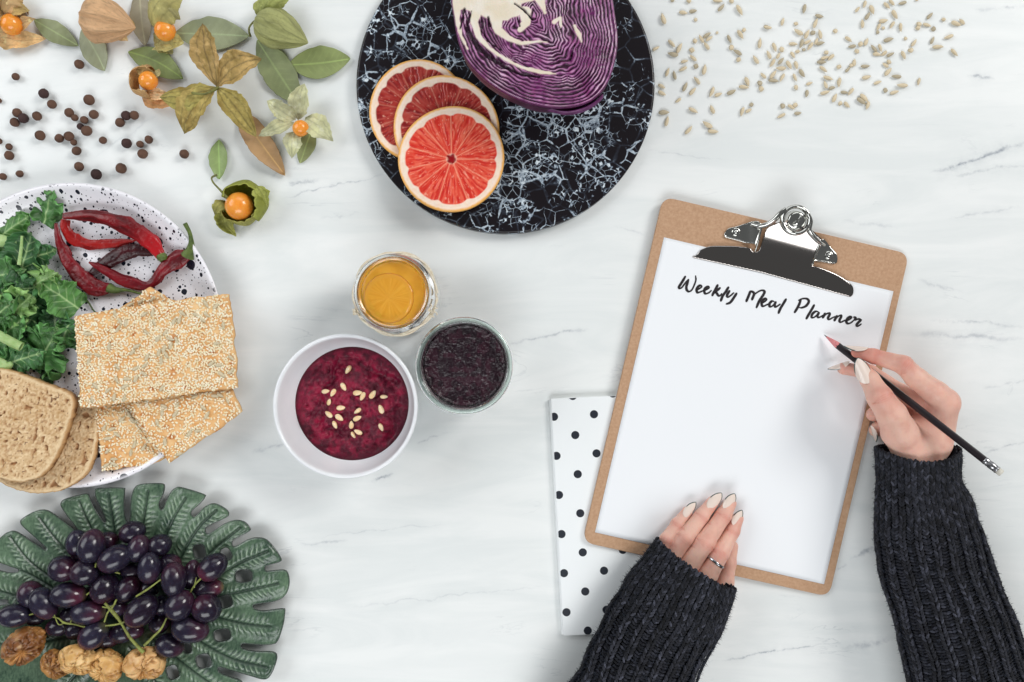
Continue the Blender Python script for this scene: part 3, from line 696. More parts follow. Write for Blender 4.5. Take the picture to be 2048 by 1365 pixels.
# ---------------------------------------------------------------- crackers
M_ses = mat("sesame", (250, 240, 216), (238, 216, 174), 10, rough=.5, sss=.2, ssss=2)
M_sun = mat("sunflower_kernel", (216, 202, 172), (188, 172, 138), 6, rough=.5, bump=(2, .4))
sun_v, sun_f = ellip(8, 7, .18, .35)
sun_me = mesh("sunflower_seed", sun_v * np.array([9.4, 4.2, 3.0]) * S, sun_f, M_sun)
def cracker(outl, z, th, label, seed, nses, suns, tilt=(0, 0)):
    Z = z + th; poly = []
    for i in range(len(outl)):
        a = np.array(outl[i], float); b = np.array(outl[(i + 1) % len(outl)], float); k = max(2, int(np.linalg.norm(b - a) / 6))
        for f in np.arange(k) / k: poly.append(a + (b - a) * f)
    poly = np.array(poly); poly = poly + 2.4 * np.stack([vn(poly, 18, seed), vn(poly, 18, seed + 1)], -1) + 1.5 * np.stack([vn(poly, 6, seed + 2), vn(poly, 6, seed + 3)], -1)
    W = np.array([pt(x, y, Z)[:2] for x, y in poly]); c = W.mean(0)
    t = thing("seed_cracker", label, "cracker", (c[0], c[1], z), "seeded crackers on the plate")
    tl = lambda P: tilt[0] * (P[..., 0] - c[0]) + tilt[1] * (P[..., 1] - c[1])
    f = lambda P: Z + 1.4 * fbm(P, 26, 3, seed + 3) + tl(P)
    def top(P, D): return f(P) - 3.0 * (1 - sm(0, 5, -D)) ** 2 + .4 * vn(P, 3, 4)
    V, F, P, D = patch(lambda P: poly_sdf(P, W), (W[:, 0].min() - 3, W[:, 1].min() - 3, W[:, 0].max() + 3, W[:, 1].max() + 3), 2.0, top, th, bottom=lambda P, D: z + tl(P) + 0 * D)
    C = mixc(lin((218, 160, 98)), lin((238, 200, 148)), .5 + .8 * fbm(P, 18, 3, seed + 6)); C = mixc(C, lin((186, 108, 46)), sm(.35, .8, fbm(P, 11, 2, seed + 7)))
    mk("biscuit", V, F, mat("baked_dough", None, rough=.6, spec=.25, bump=(3, .5)), t, np.concatenate([C, C * .85]))
    lo, hi = W.min(0), W.max(0); area = 0; Q = rng.uniform(lo, hi, (nses * 3, 2)); Q = Q[poly_sdf(Q, W) < -1.2]
    den = .62 + .65 * fbm(Q, 17, 2, seed + 9); Q = Q[rng.rand(len(Q)) < den]
    # keep seeds apart
    keep = []; cell = {}
    for i, q in enumerate(Q):
        k = (int(q[0] // 4), int(q[1] // 4)); ok = True
        for dx in (-1, 0, 1):
            for dy in (-1, 0, 1):
                for j in cell.get((k[0] + dx, k[1] + dy), ()):
                    if (Q[j, 0] - q[0]) ** 2 + (Q[j, 1] - q[1]) ** 2 < 10.5: ok = False
        if ok: keep.append(i); cell.setdefault(k, []).append(i)
        if len(keep) >= nses: break
    Q = Q[keep]; n = len(Q)
    bv, bf = ellip(6, 4, .35, .1); a = rng.uniform(0, 6.28, n); tz = rng.uniform(-.35, .35, n)
    X = np.stack([np.cos(a) * np.cos(tz), np.sin(a) * np.cos(tz), np.sin(tz)], -1); Y = np.stack([-np.sin(a), np.cos(a), 0 * a], -1); Zx = np.cross(X, Y)
    pos = np.c_[Q, f(Q) + rng.uniform(.4, 1.6, n)]
    s = rng.uniform(.85, 1.15, n)[:, None] * np.array([3.0, 1.95, 1.35])
    V, F, _ = scatter(bv, bf, pos, np.stack([X, Y, Zx], 1), s)
    o = mk("sesame_seeds", V, F, M_ses, t); o['kind'] = 'stuff'
    for (x, y, a) in suns:
        p = pt(x, y, Z + 2); o = bpy.data.objects.new("sunflower_seed", sun_me); SC.collection.objects.link(o); o.parent = t
        zz = float(f(p[None, :2])[0]) + 1.6
        o.location = tuple((np.array([p[0], p[1], zz]) - WL[t.name]) * S); o.rotation_euler = (random.uniform(-.4, .4), random.uniform(-.12, .12), math.radians(a)); s = random.uniform(.8, .98); o.scale = (s, s * .95, s)
cx = lambda L: [(x / 3.413, 340 + y / 3.413, a) for x, y, a in L]
cy_ = lambda L: [(x / 3.413, 640 + y / 3.413, a) for x, y, a in L]
cracker([(190, 800), (290, 790), (330, 915), (300, 930), (205, 941), (195, 880)], 27, 8, "lower seeded cracker nearest the bread, mostly under its neighbour", 5, 620,
        cy_([(830, 680, 40), (880, 650, -60), (710, 735, 60), (765, 745, 20), (800, 785, -30), (740, 810, 10), (920, 850, 70), (740, 895, 40), (985, 870, 50), (897, 905, 80), (785, 950, 0), (790, 985, -30), (735, 990, 30), (910, 690, -40)]), (0, -.07))
cracker([(240, 790), (270, 690), (450, 745), (484, 824), (440, 858), (338, 926), (300, 880)], 43, 8, "lower seeded cracker slanting out at the plate's edge towards the bowl", 6, 1500,
        cy_([(1120, 590, -25), (1108, 630, 85), (1390, 600, -40), (1415, 650, 60), (1075, 705, -75), (1130, 830, 85), (1300, 770, 60), (1355, 758, 5), (1555, 550, -70), (1505, 515, -30), (1330, 525, 20), (1210, 580, 50), (1230, 915, 15), (1470, 520, -10), (1200, 640, 50)]), (.02, -.03))
cracker([(298, 573), (352, 610), (370, 700), (230, 680), (238, 618)], 40, 8, "back seeded cracker whose corner peeks out towards the chillies", 8, 420,
        cx([(1040, 880, 55), (890, 920, 30), (960, 900, 40)]))
cracker([(148, 632), (300, 606), (457, 588), (466, 650), (474, 775), (400, 786), (300, 800), (160, 818), (154, 720)], 57, 9, "big top seeded cracker dotted with sunflower seeds, lying over the others", 9, 3600,
        cx([(785, 980, -80), (985, 985, 30), (1043, 975, 80), (1055, 1045, -75), (1245, 980, -40), (1190, 1030, 60), (1225, 1020, 75), (1340, 990, -25), (1410, 990, -40), (1385, 1025, -45), (1475, 930, 40), (1408, 918, -60), (820, 1035, -60), (805, 1085, 55), (860, 1045, 80),
            (1000, 1110, -45), (605, 1120, -10), (1130, 1110, 50), (1080, 1150, 55), (1160, 1155, -20), (1205, 1165, -70), (745, 1205, 85), (935, 1205, 25), (1165, 1200, 70), (1480, 1185, 0), (1525, 1065, -85), (1120, 1220, 70), (905, 1245, 40), (600, 1255, -5), (665, 1265, -25),
            (1005, 1280, 55), (1085, 1245, 70), (1135, 1265, -60), (605, 1305, 65), (1100, 1300, 80), (1445, 1320, 35), (1495, 1335, 0), (1580, 1285, -45)]) +
        cy_([(800, 320, -50), (985, 370, -35), (930, 330, 30), (870, 405, -5), (795, 410, -70), (855, 455, 20), (1105, 465, 60), (780, 525, 80), (850, 535, 75), (630, 545, -80), (930, 400, 60), (1580, 350, 40), (1515, 375, -40), (990, 310, 40), (655, 455, -50), (740, 480, 40)]))

# ---------------------------------------------------------------- dried chillies
def chilli(path, rad, col, label, seed, stem=None, z=24, flat=.6, calyx=None, cc=None, wr_=1.0):
    P = [(x / 3.413, 340 + y / 3.413) for x, y in path]; zz = z if hasattr(z, '__len__') else [z] * len(P)
    C = np.array([pt(a, b, q) for (a, b), q in zip(P, zz)]); t = thing("dried_chilli", label, "chilli", (C[:, 0].mean(), C[:, 1].mean(), C[:, 2].min() - 6), "dried chillies on the plate")
    n, ns = 90, 28
    V, F = tube(C, np.array(rad) / 3.413 / 2 * .84, ns, n, flat, caps=True)
    Vn = V.copy(); G = V.reshape(n, ns, 3); ctr = G.mean(1, keepdims=True); d = G - ctr
    a = np.linspace(0, 2 * np.pi, ns, endpoint=False); q = np.stack([np.broadcast_to(np.cos(a) * 2.2, (n, ns)), np.broadcast_to(np.sin(a) * 2.2, (n, ns)), np.broadcast_to(np.arange(n)[:, None] * .10, (n, ns))], -1)
    wr = fbm(q, 1.3, 3, seed); G2 = ctr + d * (1 + .50 * wr_ * wr - .10 * np.abs(fbm(q * [1, 1, 4], 1.0, 2, seed + 3)))[..., None]
    k = sm(-.5, .5, wr)
    C1 = .46 * mixc(lin(col[0]), lin(col[1]), k); C1 = mixc(C1, lin(col[0]) * .55, sm(.3, .8, fbm(q, .9, 2, seed + 8)) * .6)
    if cc is not None: C1 = mixc(C1, lin(cc), (sm(.55, .95, np.linspace(0, 1, n))[:, None] * np.ones(ns)) * .7)
    mk("pod", G2.reshape(-1, 3), F, mat("chilli_skin", None, rough=.32, spec=.45, coat=.08, bump=(5, .5)), t, C1.reshape(-1, 3))
    if stem:
        Ps = [(x / 3.413, 340 + y / 3.413) for x, y in stem[0]]; zs = stem[2] if len(stem) > 2 else [zz[-1]] * len(Ps)
        V, F = tube(np.array([pt(a, b, q) for (a, b), q in zip(Ps, zs)]), np.array(stem[1]) / 3.413 / 2, 10, 30, wr=.1)
        mk("stem", V, F, mat("chilli_stem", (98, 116, 52), (66, 84, 40), 10, rough=.55, bump=(3, .3)), t)
    return t
chilli([(612, 715), (700, 655), (820, 580), (930, 548), (1045, 565)], [40, 95, 120, 110, 60], ((62, 8, 20), (96, 12, 26)), "darkest maroon chilli lying beneath the others in the middle", 11, z=[19, 20, 22, 22, 22], wr_=.6)
chilli([(450, 340), (448, 400), (500, 470), (600, 508), (720, 505), (830, 495), (925, 482)], [70, 80, 95, 85, 75, 55, 12], ((186, 16, 20), (226, 34, 30)), "scarlet open chilli hooked under the long maroon one", 12, z=[26, 24, 20, 18, 18, 20, 24], flat=.35)
chilli([(432, 318), (520, 312), (620, 312), (740, 335), (850, 375), (950, 430), (1030, 495), (1080, 560), (1105, 595)], [40, 70, 88, 105, 125, 130, 118, 90, 60], ((112, 12, 26), (176, 20, 34)),
       "long maroon chilli arching across the others at the top", 13, stem=([(1098, 580), (1108, 600), (1118, 622)], [62, 72, 45]), z=[32, 34, 36, 38, 38, 36, 34, 32, 32], flat=.6, cc=(196, 26, 34))
chilli([(382, 365), (395, 440), (425, 540), (480, 640), (545, 725), (620, 790), (700, 808), (755, 805)], [20, 50, 85, 115, 140, 150, 110, 70], ((130, 12, 28), (178, 20, 38)), "left chilli running down beside the greens with its green stem pointing right", 14,
       stem=([(745, 806), (790, 822), (860, 820), (920, 835), (985, 855)], [72, 46, 22, 16, 14]), z=[30, 28, 24, 22, 22, 22, 22, 22])
chilli([(608, 630), (660, 655), (740, 700), (830, 745), (920, 775), (1000, 790), (1060, 750), (1110, 690), (1170, 635), (1230, 600), (1285, 580)], [16, 50, 72, 84, 92, 60, 72, 92, 120, 130, 70], ((124, 12, 30), (188, 26, 44)),
       "bent wrinkled chilli whose curved green stem reaches the plate's rim", 15, stem=([(1280, 590), (1300, 545), (1305, 490), (1295, 430), (1262, 365)], [95, 62, 34, 26, 30], [32, 36, 42, 48, 52]), z=[30, 30, 28, 26, 24, 22, 22, 24, 26, 28, 31])
V, F = tube(pts([(160, 586, 20), (176, 604, 16), (186, 620, 14), (192, 626, 14)]), [1.6, 1.8, 1.8, 1.5], 6, 16)
mk("chilli_stem", V, F, mat("stalk", (70, 84, 40), rough=.6), label="thin bare green stalk between the left chilli and the big cracker", cat="stalk")

# ---------------------------------------------------------------- kale
M_kale = mat("kale_leaf", None, rough=.38, spec=.45, sss=.12, ssss=3, sssr=(.4, 1, .3), bump=(3, .5))
M_stk = mat("kale_stalk", (176, 200, 140), (150, 182, 112), 14, rough=.4, sss=.2, ssss=4, bump=(6, .2))
def kale(base, tip, wd, z0, z1, col, seed, label, frill=1.0, stalk=None, curl=0., vein=True):
    A = pt(*base, z0); B = pt(*tip, z1); ax = B - A; L = np.linalg.norm(ax); ax = ax / L; sd = np.cross([0, 0, 1.], ax); sd /= np.linalg.norm(sd); up = np.cross(ax, sd)
    t = thing("kale_leaf", label, "kale leaf", tuple(np.minimum(A, B)), "torn kale leaves on the plate")
    ns, nt_ = 170, 72; s = np.linspace(0, 1, ns)[:, None]; u = np.linspace(-1, 1, nt_)[None]; au = np.abs(u)
    q = np.stack([s * L * np.ones_like(u), u * wd * np.ones_like(s), 0 * s * u], -1)
    wv = wd * (np.sin(np.pi * (s * .86 + .14) ** .8) ** .6) * (1 + .22 * vn(np.stack([s * 7 + 0 * u, np.sign(u) * 3 + 0 * s], -1), 1, seed))
    Fz = 1.3 * frill * sm(.15, 1, au) ** 1.1
    ph = s * L
    P = A + ax * (s * L)[..., None] + sd * (u * wv)[..., None] + up * (curl * wd * au ** 2 + 6 * fbm(q, 22, 2, seed + 1))[..., None]
    def ring(f, k): return vn(np.stack([ph / f * np.ones_like(u), u * 1.6 + 0 * s], -1), 1, seed + k)
    P = P + up * (Fz * (8.5 * ring(8.0, 2) + 6.0 * ring(3.6, 3)))[..., None] + ax * (Fz * (6.5 * ring(6.5, 4) + 4.2 * ring(3.2, 5)))[..., None] + sd * (Fz * (6 * ring(7.0, 6) + 4.0 * ring(2.9, 7)))[..., None]
    P[..., 2] = np.maximum(P[..., 2], 11 + .3 * vn(q, 5, 2))
    V, F = shell(P, .8)
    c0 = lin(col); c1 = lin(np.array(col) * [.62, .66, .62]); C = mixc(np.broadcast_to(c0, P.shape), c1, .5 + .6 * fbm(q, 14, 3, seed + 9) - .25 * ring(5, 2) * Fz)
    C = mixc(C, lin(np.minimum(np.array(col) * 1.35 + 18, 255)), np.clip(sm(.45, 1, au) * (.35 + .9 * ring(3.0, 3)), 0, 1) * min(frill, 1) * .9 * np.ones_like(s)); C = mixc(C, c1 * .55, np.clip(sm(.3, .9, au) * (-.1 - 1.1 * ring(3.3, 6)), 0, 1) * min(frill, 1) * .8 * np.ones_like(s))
    if vein:
        cv = lin((172, 200, 140)); k = np.exp(-(u * wv / 1.7) ** 2) * (1 - .6 * s)
        br = np.exp(-(((s * L - au * wv * .9) % 17 - 8.5) / 1.0) ** 2) * (1 - sm(.35, .7, au)) * (.55 if frill < 1 else .22)
        C = mixc(C, cv, np.clip(k + br * (1 + 0 * s), 0, 1))
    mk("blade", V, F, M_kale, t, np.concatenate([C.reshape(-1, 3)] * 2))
    if stalk:
        V, F = tube(pts(stalk[0]), stalk[1], 12, 30, .7, wr=.08, seed=seed); mk("stalk", V, F, M_stk, t)
G1, G2, G3, G4 = (104, 152, 80), (84, 132, 72), (66, 112, 66), (132, 170, 98)
kale((40, 735), (70, 540), 60, 12, 14, G3, 60, "dark kale leaf spread flat at the bottom of the heap", 1.3)
kale((-10, 700), (60, 640), 50, 14, 20, G3, 61, "dark kale leaf low in the heap by the plate's middle", 1.4)
kale((125, 700), (100, 610), 40, 14, 22, G3, 62, "dark frilly kale leaf beside the big cracker", 1.3)
kale((88, 448), (104, 384), 26, 16, 36, G2, 1, "curly kale sprig lying apart on the plate's far rim", 1.1)
kale((-20, 490), (58, 432), 38, 14, 30, (84, 138, 62), 2, "bright kale leaf with a thick pale stalk nearest the far rim", .5, ([(-60, 470, 26), (-20, 478, 28), (12, 484, 28), (36, 486, 26)], [13, 12.5, 12, 8]))
kale((42, 545), (62, 466), 42, 18, 34, G3, 3, "folded bluish kale leaf with an upright pale midrib", .35, ([(44, 472, 44), (42, 500, 42), (38, 530, 38)], [2.6, 3.2, 4]), curl=.25)
kale((52, 520), (112, 500), 26, 22, 30, G3, 63, "dark kale leaf reaching towards the left chilli", .5)
kale((-30, 555), (50, 545), 34, 18, 36, G2, 4, "curly kale leaf edge just below the folded leaf", 1.3)
kale((-10, 590), (70, 575), 36, 24, 40, G3, 5, "frilly dark kale leaf in the middle of the heap", 1.3)
kale((60, 575), (118, 545), 28, 30, 46, G4, 64, "pale frilled kale piece above the big veined leaf", 1.2)
kale((158, 618), (84, 566), 34, 22, 48, (96, 146, 76), 6, "smooth veined kale leaf pointing at the left chilli", .45, curl=.15)
kale((10, 640), (62, 590), 38, 28, 46, G4, 7, "light frilly kale leaf over the middle of the heap", 1.3)
kale((-20, 690), (55, 630), 34, 30, 46, G2, 8, "pointed green kale leaf above the short cut stalk", 1.0, curl=.1)
kale((70, 735), (115, 655), 44, 22, 46, G2, 9, "densely curled kale leaf beside the big cracker's corner", 1.6)
kale((138, 650), (120, 690), 22, 20, 36, G2, 65, "small curled kale tip touching the big cracker's edge", 1.2)
kale((-30, 650), (30, 600), 32, 34, 48, G2, 66, "frilly kale leaf at the picture's edge of the heap", 1.5)
kale((8, 730), (84, 706), 30, 26, 44, (76, 126, 74), 10, "veined kale leaf next to the upper bread slice", .8, ([(-40, 725, 40), (-10, 725, 42), (14, 732, 40), (24, 726, 38)], [12, 12, 9, 4]))
kale((92, 772), (100, 712), 15, 12, 18, G3, 67, "narrow dark kale strip next to the upper bread slice's corner", .2, vein=False)
V, F = tube(pts([(-30, 655, 54), (0, 672, 52), (24, 685, 50), (43, 694, 48)]), [9, 9.5, 9.5, 9], 14, 26, .75)
mk("kale_stalk", V, F, M_stk, label="thick pale cut kale stalk lying on the heap of greens", cat="kale stalk")

# ---------------------------------------------------------------- monstera tray
def tr(x, y): return (x / 3.413, 965 + y / 3.413)
TC = np.array(tr(650, 980))
def tray_z(P):
    """P world xy at nominal height -> height of the dish"""
    c = pt(TC[0], TC[1], 20)[:2]; r = np.hypot((P[..., 0] - c[0]) / 1.12, P[..., 1] - c[1])
    return 6 + 20 * sm(60, 270, r)
def tray():
    ol = [(-400, 420), (-250, 330), (-120, 430), (-70, 460), (-50, 430), (0, 375), (40, 345), (80, 335), (125, 355), (190, 405), (250, 450), (278, 470), (287, 452), (220, 380), (150, 310), (130, 275), (150, 245), (230, 200), (295, 190), (350, 215), (430, 280), (485, 330), (505, 340), (508, 320),
          (450, 235), (410, 170), (412, 135), (450, 110), (570, 80), (598, 88), (610, 120), (640, 190), (688, 270), (700, 281), (710, 265), (682, 180), (650, 110), (643, 62), (662, 42), (830, 40), (845, 62), (840, 140), (842, 240), (862, 285), (882, 240), (885, 160), (900, 70), (930, 22), (1000, 10), (1098, 10), (1119, 30),
          (1110, 80), (1082, 140), (1084, 178), (1097, 190), (1114, 172), (1150, 85), (1190, 40), (1240, 38), (1385, 83), (1393, 108), (1360, 150), (1308, 196), (1300, 220), (1318, 237), (1345, 220), (1385, 175), (1430, 149), (1480, 152), (1548, 193), (1557, 228), (1530, 250), (1425, 298), (1398, 325), (1408, 352), (1440, 340),
          (1530, 283), (1605, 260), (1668, 274), (1704, 318), (1690, 345), (1605, 386), (1580, 412), (1588, 441), (1622, 430), (1690, 392), (1750, 380), (1815, 394), (1880, 465), (1917, 528), (1902, 550), (1835, 568), (1806, 582), (1812, 608), (1850, 606), (1935, 601), (1964, 628), (1972, 700), (1945, 775), (1880, 815), (1745, 836), (1722, 850),
          (1742, 872), (1800, 880), (1890, 868), (1930, 866), (1943, 880), (1930, 980), (1895, 1085), (1860, 1110), (1780, 1114), (1662, 1106), (1641, 1120), (1658, 1142), (1740, 1158), (1850, 1160), (1888, 1188), (1872, 1265), (1835, 1335), (1790, 1350), (1700, 1325), (1510, 1270), (1483, 1282), (1498, 1308), (1570, 1335), (1640, 1360), (1650, 1420),
          (1560, 1540), (1300, 1700), (900, 1800), (300, 1800), (-200, 1600), (-500, 1250), (-560, 900), (-300, 870), (0, 850), (20, 832), (0, 815), (-300, 800), (-420, 650), (-200, 590), (-60, 600), (30, 625), (90, 625), (98, 606), (50, 585), (-60, 545), (-300, 500)]
    W = np.array([pt(*tr(*p), 30)[:2] for p in smooth_poly(ol)])
    hol = [(1362, 475, 42, 50, .2), (1545, 490, 34, 42, .5), (1665, 638, 56, 42, .1), (1535, 815, 50, 42, .3), (1515, 1045, 58, 40, .2), (1385, 1225, 52, 46, .3), (1265, 1135, 30, 42, .2), (1165, 1310, 42, 45, .4)]
    HC = [(pt(*tr(a, b), 26)[:2], c / 3.413, d / 3.413, e) for a, b, c, d, e in hol]
    def sdf(P):
        D = poly_sdf(P, W)
        for c, a, b, e in HC:
            q = P - c; x = q[..., 0] * math.cos(e) + q[..., 1] * math.sin(e); y = -q[..., 0] * math.sin(e) + q[..., 1] * math.cos(e)
            k = ((np.abs(x) / a) ** 3 + (np.abs(y) / b) ** 3) ** (1 / 3) - 1
            D = np.maximum(D, -k * min(a, b))
        return D
    sp = [[(-60, 560), (150, 620), (360, 760)], [(70, 370), (200, 560), (400, 720)], [(270, 240), (400, 430), (600, 620)], [(545, 130), (600, 280), (690, 500)], [(745, 80), (765, 240), (790, 480)], [(1015, 60), (985, 240), (930, 500)],
          [(1270, 110), (1180, 260), (1050, 560)], [(1480, 190), (1350, 320), (1180, 600)], [(1640, 310), (1450, 470), (1250, 680)], [(1830, 470), (1620, 560), (1300, 760)], [(1900, 690), (1650, 745), (1300, 820)], [(1850, 985), (1650, 960), (1300, 880)],
          [(1820, 1260), (1550, 1190), (1200, 1000)], [(1560, 1440), (1350, 1320), (1000, 1080)], [(-100, 720), (100, 790), (300, 860)], [(1150, 1560), (1050, 1380), (850, 1150)], [(300, 1560), (450, 1380), (650, 1150)], [(-150, 1100), (150, 1120), (450, 1080)]]
    spw = [np.array([pt(*tr(*p), 26)[:2] for p in s]) for s in sp]
    def relief(P):
        z = np.zeros(len(P)); hi = np.zeros(len(P)); lo = np.zeros(len(P))
        bd = np.full(len(P), 1e9); bt = np.zeros(len(P)); bs = np.zeros(len(P)); bl = np.zeros(len(P))
        for s in spw:
            L = catmull(np.c_[s, np.zeros(len(s))], 9)[:, :2]; ln = np.linalg.norm(np.diff(L, axis=0), axis=1).sum()
            d, t, _, sg = seg_dist(P, L); m = d < bd; bd = np.where(m, d, bd); bt = np.where(m, t * ln, bt); bl = np.where(m, t, bl); bs = np.where(m, sg, bs)
        ch = np.sin((bt + .8 * bd - .012 * bd ** 2 + 2.5 * vn(P, 16, 2)) / 10.5 * 2 * np.pi) * np.exp(-((bd - 11) / 7.0) ** 2) * sm(0, .08, bl) * (.75 + .35 * vn(P, 18, 77))
        grv = np.exp(-(bd / 2.2) ** 2)
        z = 1.3 * ch - 3.2 * grv + 5.0 * np.exp(-((bd - 9) / 11) ** 2)
        return z, ch, grv, bd
    def top(P, D):
        z, *_ = relief(P); return tray_z(P) + z * sm(0, 8, -D) + 1.6 * (1 - sm(0, 4, -D)) + .25 * vn(P, 4, 3)
    V, F, P, D = patch(sdf, (max(W[:, 0].min(), -1060) - 4, max(-760, W[:, 1].min()) - 4, W[:, 0].max() + 4, W[:, 1].max() + 4), 1.45, top, 3.2)
    z, ch, grv, bd = relief(P)
    fib = vn(np.stack([P[:, 0] / 1.6, P[:, 1] / 6], -1), 1, 4) * .5 + vn(P, 2.4, 9) * .4
    C = mixc(lin((56, 78, 62)), lin((94, 118, 94)), .5 + .7 * fib + .8 * fbm(P, 40, 2, 8))
    C = mixc(C, lin((172, 192, 166)), np.clip(ch, 0, 1) ** 1.3 * .7); C = mixc(C, lin((44, 62, 52)), np.clip(grv * .8 + np.clip(-ch, 0, 1) * .3, 0, 1))  # gloss highlights painted onto the vein ridges, grooves coloured darker
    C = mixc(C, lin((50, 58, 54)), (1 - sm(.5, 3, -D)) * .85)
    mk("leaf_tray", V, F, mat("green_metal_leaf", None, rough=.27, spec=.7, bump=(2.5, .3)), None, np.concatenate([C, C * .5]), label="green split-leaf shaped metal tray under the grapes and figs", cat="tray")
tray()

# ---------------------------------------------------------------- grapes
def grapes():
    L = [(905, 340, 165, 145, 20, 1), (945, 450, 180, 145, 70, 2), (1090, 430, 155, 148, 30, 1), (625, 435, 215, 168, 82, 3), (525, 415, 175, 130, 85, 1), (738, 398, 130, 118, 0, 0), (785, 520, 215, 168, 30, 3), (432, 590, 182, 158, -12, 2), (580, 615, 182, 168, 0, 3),
         (470, 768, 225, 158, -4, 2), (715, 722, 198, 172, 80, 2), (870, 728, 195, 145, 50, 1), (1020, 585, 205, 150, 84, 3), (1160, 560, 145, 130, 0, 1), (1187, 665, 220, 155, -84, 3), (1308, 630, 190, 120, 80, 1), (1452, 578, 205, 165, 38, 2), (1425, 725, 190, 130, 5, 1),
         (1412, 858, 190, 176, -40, 2), (1225, 840, 205, 178, 55, 3), (966, 876, 235, 180, 45, 3), (600, 890, 215, 152, 0, 2), (212, 770, 185, 150, -75, 1), (300, 828, 215, 160, -60, 2), (100, 910, 205, 148, 0, 2), (1300, 1003, 235, 165, -10, 2), (640, 1043, 205, 160, 38, 2),
         (1160, 1115, 180, 150, -20, 1), (395, 990, 150, 115, 0, 0), (520, 1010, 130, 120, 0, 0), (830, 1030, 160, 120, 0, 0), (1090, 960, 130, 140, 0, 0), (240, 920, 130, 110, 0, 0), (905, 1010, 150, 115, 0, 0), (1110, 840, 120, 130, 0, 0), (900, 600, 140, 125, 0, 0),
         (620, 772, 130, 115, 0, 0), (480, 900, 120, 120, 0, 0), (1020, 725, 130, 120, 0, 0), (735, 1070, 150, 120, 0, 0), (560, 500, 130, 120, 0, 0), (800, 850, 130, 120, 0, 0), (1240, 960, 120, 120, 0, 0), (660, 660, 120, 120, 0, 0)]
    t = thing("grape_bunch", "bunch of dark purple grapes lying on the green leaf tray", "grape bunch", tuple(pt(*tr(800, 800), 12)))
    mts = []
    m, nt, b, co = base_mat("grape_skin")
    c = node(nt, 'ShaderNodeAttribute', {}, attribute_name='Col').outputs['Color']
    bloom = ramp(nt, noise_n(nt, co, 13, 5, .65), [(.45, g1(0)), (.78, g1(.30))])
    gm = node(nt, 'ShaderNodeNewGeometry', {}); up = node(nt, 'ShaderNodeSeparateXYZ', {0: gm.outputs['Normal']}).outputs[2]
    c = mixn(nt, bloom, c, lin4((78, 78, 100)))
    nt.links.new(c, b.inputs['Base Color'])
    nt.links.new(mathn(nt, 'MULTIPLY_ADD', bloom, .7, .17), b.inputs['Roughness']); b.inputs['Specular IOR Level'].default_value = .5
    b.inputs['Subsurface Weight'].default_value = .1; b.inputs['Subsurface Scale'].default_value = 3 * S
    M = m
    bv, bf = ellip(22, 14, .06, 0)
    zs = {0: 30, 1: 42, 2: 56, 3: 68}
    for i, (x, y, a, bb, ang, lv) in enumerate(L):
        X, Y = tr(x, y); p = pt(X, Y, zs[lv]); k = (1 - zs[lv] / H) / 3.413 / 2; a, bb = a * k * 1.08, bb * k * 1.08
        red = (i in (9, 21, 16, 26, 17, 28)); C = mixc(np.tile(lin((30, 18, 36)), (len(bv), 1)), lin((104, 34, 56)), sm(.0, .9, bv[:, 0] * (1 if i % 2 else -1) + .4 * vn(bv, .8, i)) * (1 if red else .45))
        if red: C = mixc(C, lin((150, 150, 96)), sm(.80, 1, bv[:, 0] * (1 if i != 16 else -1)) * .6)
        C = mixc(C, lin((26, 18, 28)), .35); C = mixc(C, lin((50, 52, 74)), random.uniform(0, .3)); bb = bb * random.uniform(.95, 1.05)
        an = math.radians(ang); tz = random.uniform(-.2, .2)
        X_ = np.array([math.cos(an) * math.cos(tz), math.sin(an) * math.cos(tz), math.sin(tz)]); Y_ = np.array([-math.sin(an), math.cos(an), 0]); Z_ = np.cross(X_, Y_)
        bump = 1 + .02 * vn(bv, .9, i + 50)
        V = ((bv * bump[:, None] * [a, bb, bb]) @ np.array([X_, Y_, Z_])) + p
        mk("grape", V, bf, M, t, C)
    st = [([(715, 825, 74), (770, 885, 72), (830, 965, 74), (880, 1050, 72), (930, 1110, 66), (978, 1160, 60)], [9, 12, 9, 9, 10, 12]), ([(1138, 925, 66), (1100, 1000, 66), (1040, 1060, 64), (985, 1115, 62)], [5, 7, 8, 9]), ([(795, 800, 76), (770, 850, 76), (735, 890, 74), (712, 955, 72)], [6, 6, 6, 5]),
          ([(590, 992, 60), (510, 970, 60), (440, 960, 62), (400, 930, 60), (362, 920, 58)], [6, 5, 7, 5, 4]), ([(865, 945, 74), (830, 962, 74), (770, 975, 72), (720, 980, 70)], [5, 6, 6, 5]), ([(1105, 658, 74), (1050, 700, 74), (1000, 735, 72), (930, 780, 68)], [5, 5, 7, 6]),
          ([(1378, 650, 66), (1330, 700, 62), (1300, 750, 58)], [6, 6, 5]), ([(440, 960, 62), (400, 970, 60), (370, 905, 60)], [4, 4, 3]), ([(500, 900, 60), (485, 950, 60), (480, 965, 60)], [4, 4, 4]), ([(1340, 650, 66), (1325, 720, 64)], [4, 4]), ([(240, 895, 60), (200, 905, 58)], [6, 4]),
          ([(590, 770, 66), (620, 740, 62), (640, 690, 60)], [6, 4, 3]), ([(655, 555, 74), (650, 580, 70)], [6, 5]), ([(780, 610, 66), (820, 625, 64)], [7, 4]), ([(700, 850, 72), (740, 855, 72), (790, 830, 72)], [4, 5, 4])]
    M2 = mat("grape_stem", (148, 158, 78), (110, 112, 56), 8, rough=.55, bump=(3, .3))
    for P, R in st:
        V, F = tube([pt(*tr(x, y), z + 4) for x, y, z in P], np.array(R) / 3.413 * 1.0, 8, 22, wr=.25, seed=len(P))
        mk("stem", V, F, M2, t)
grapes()

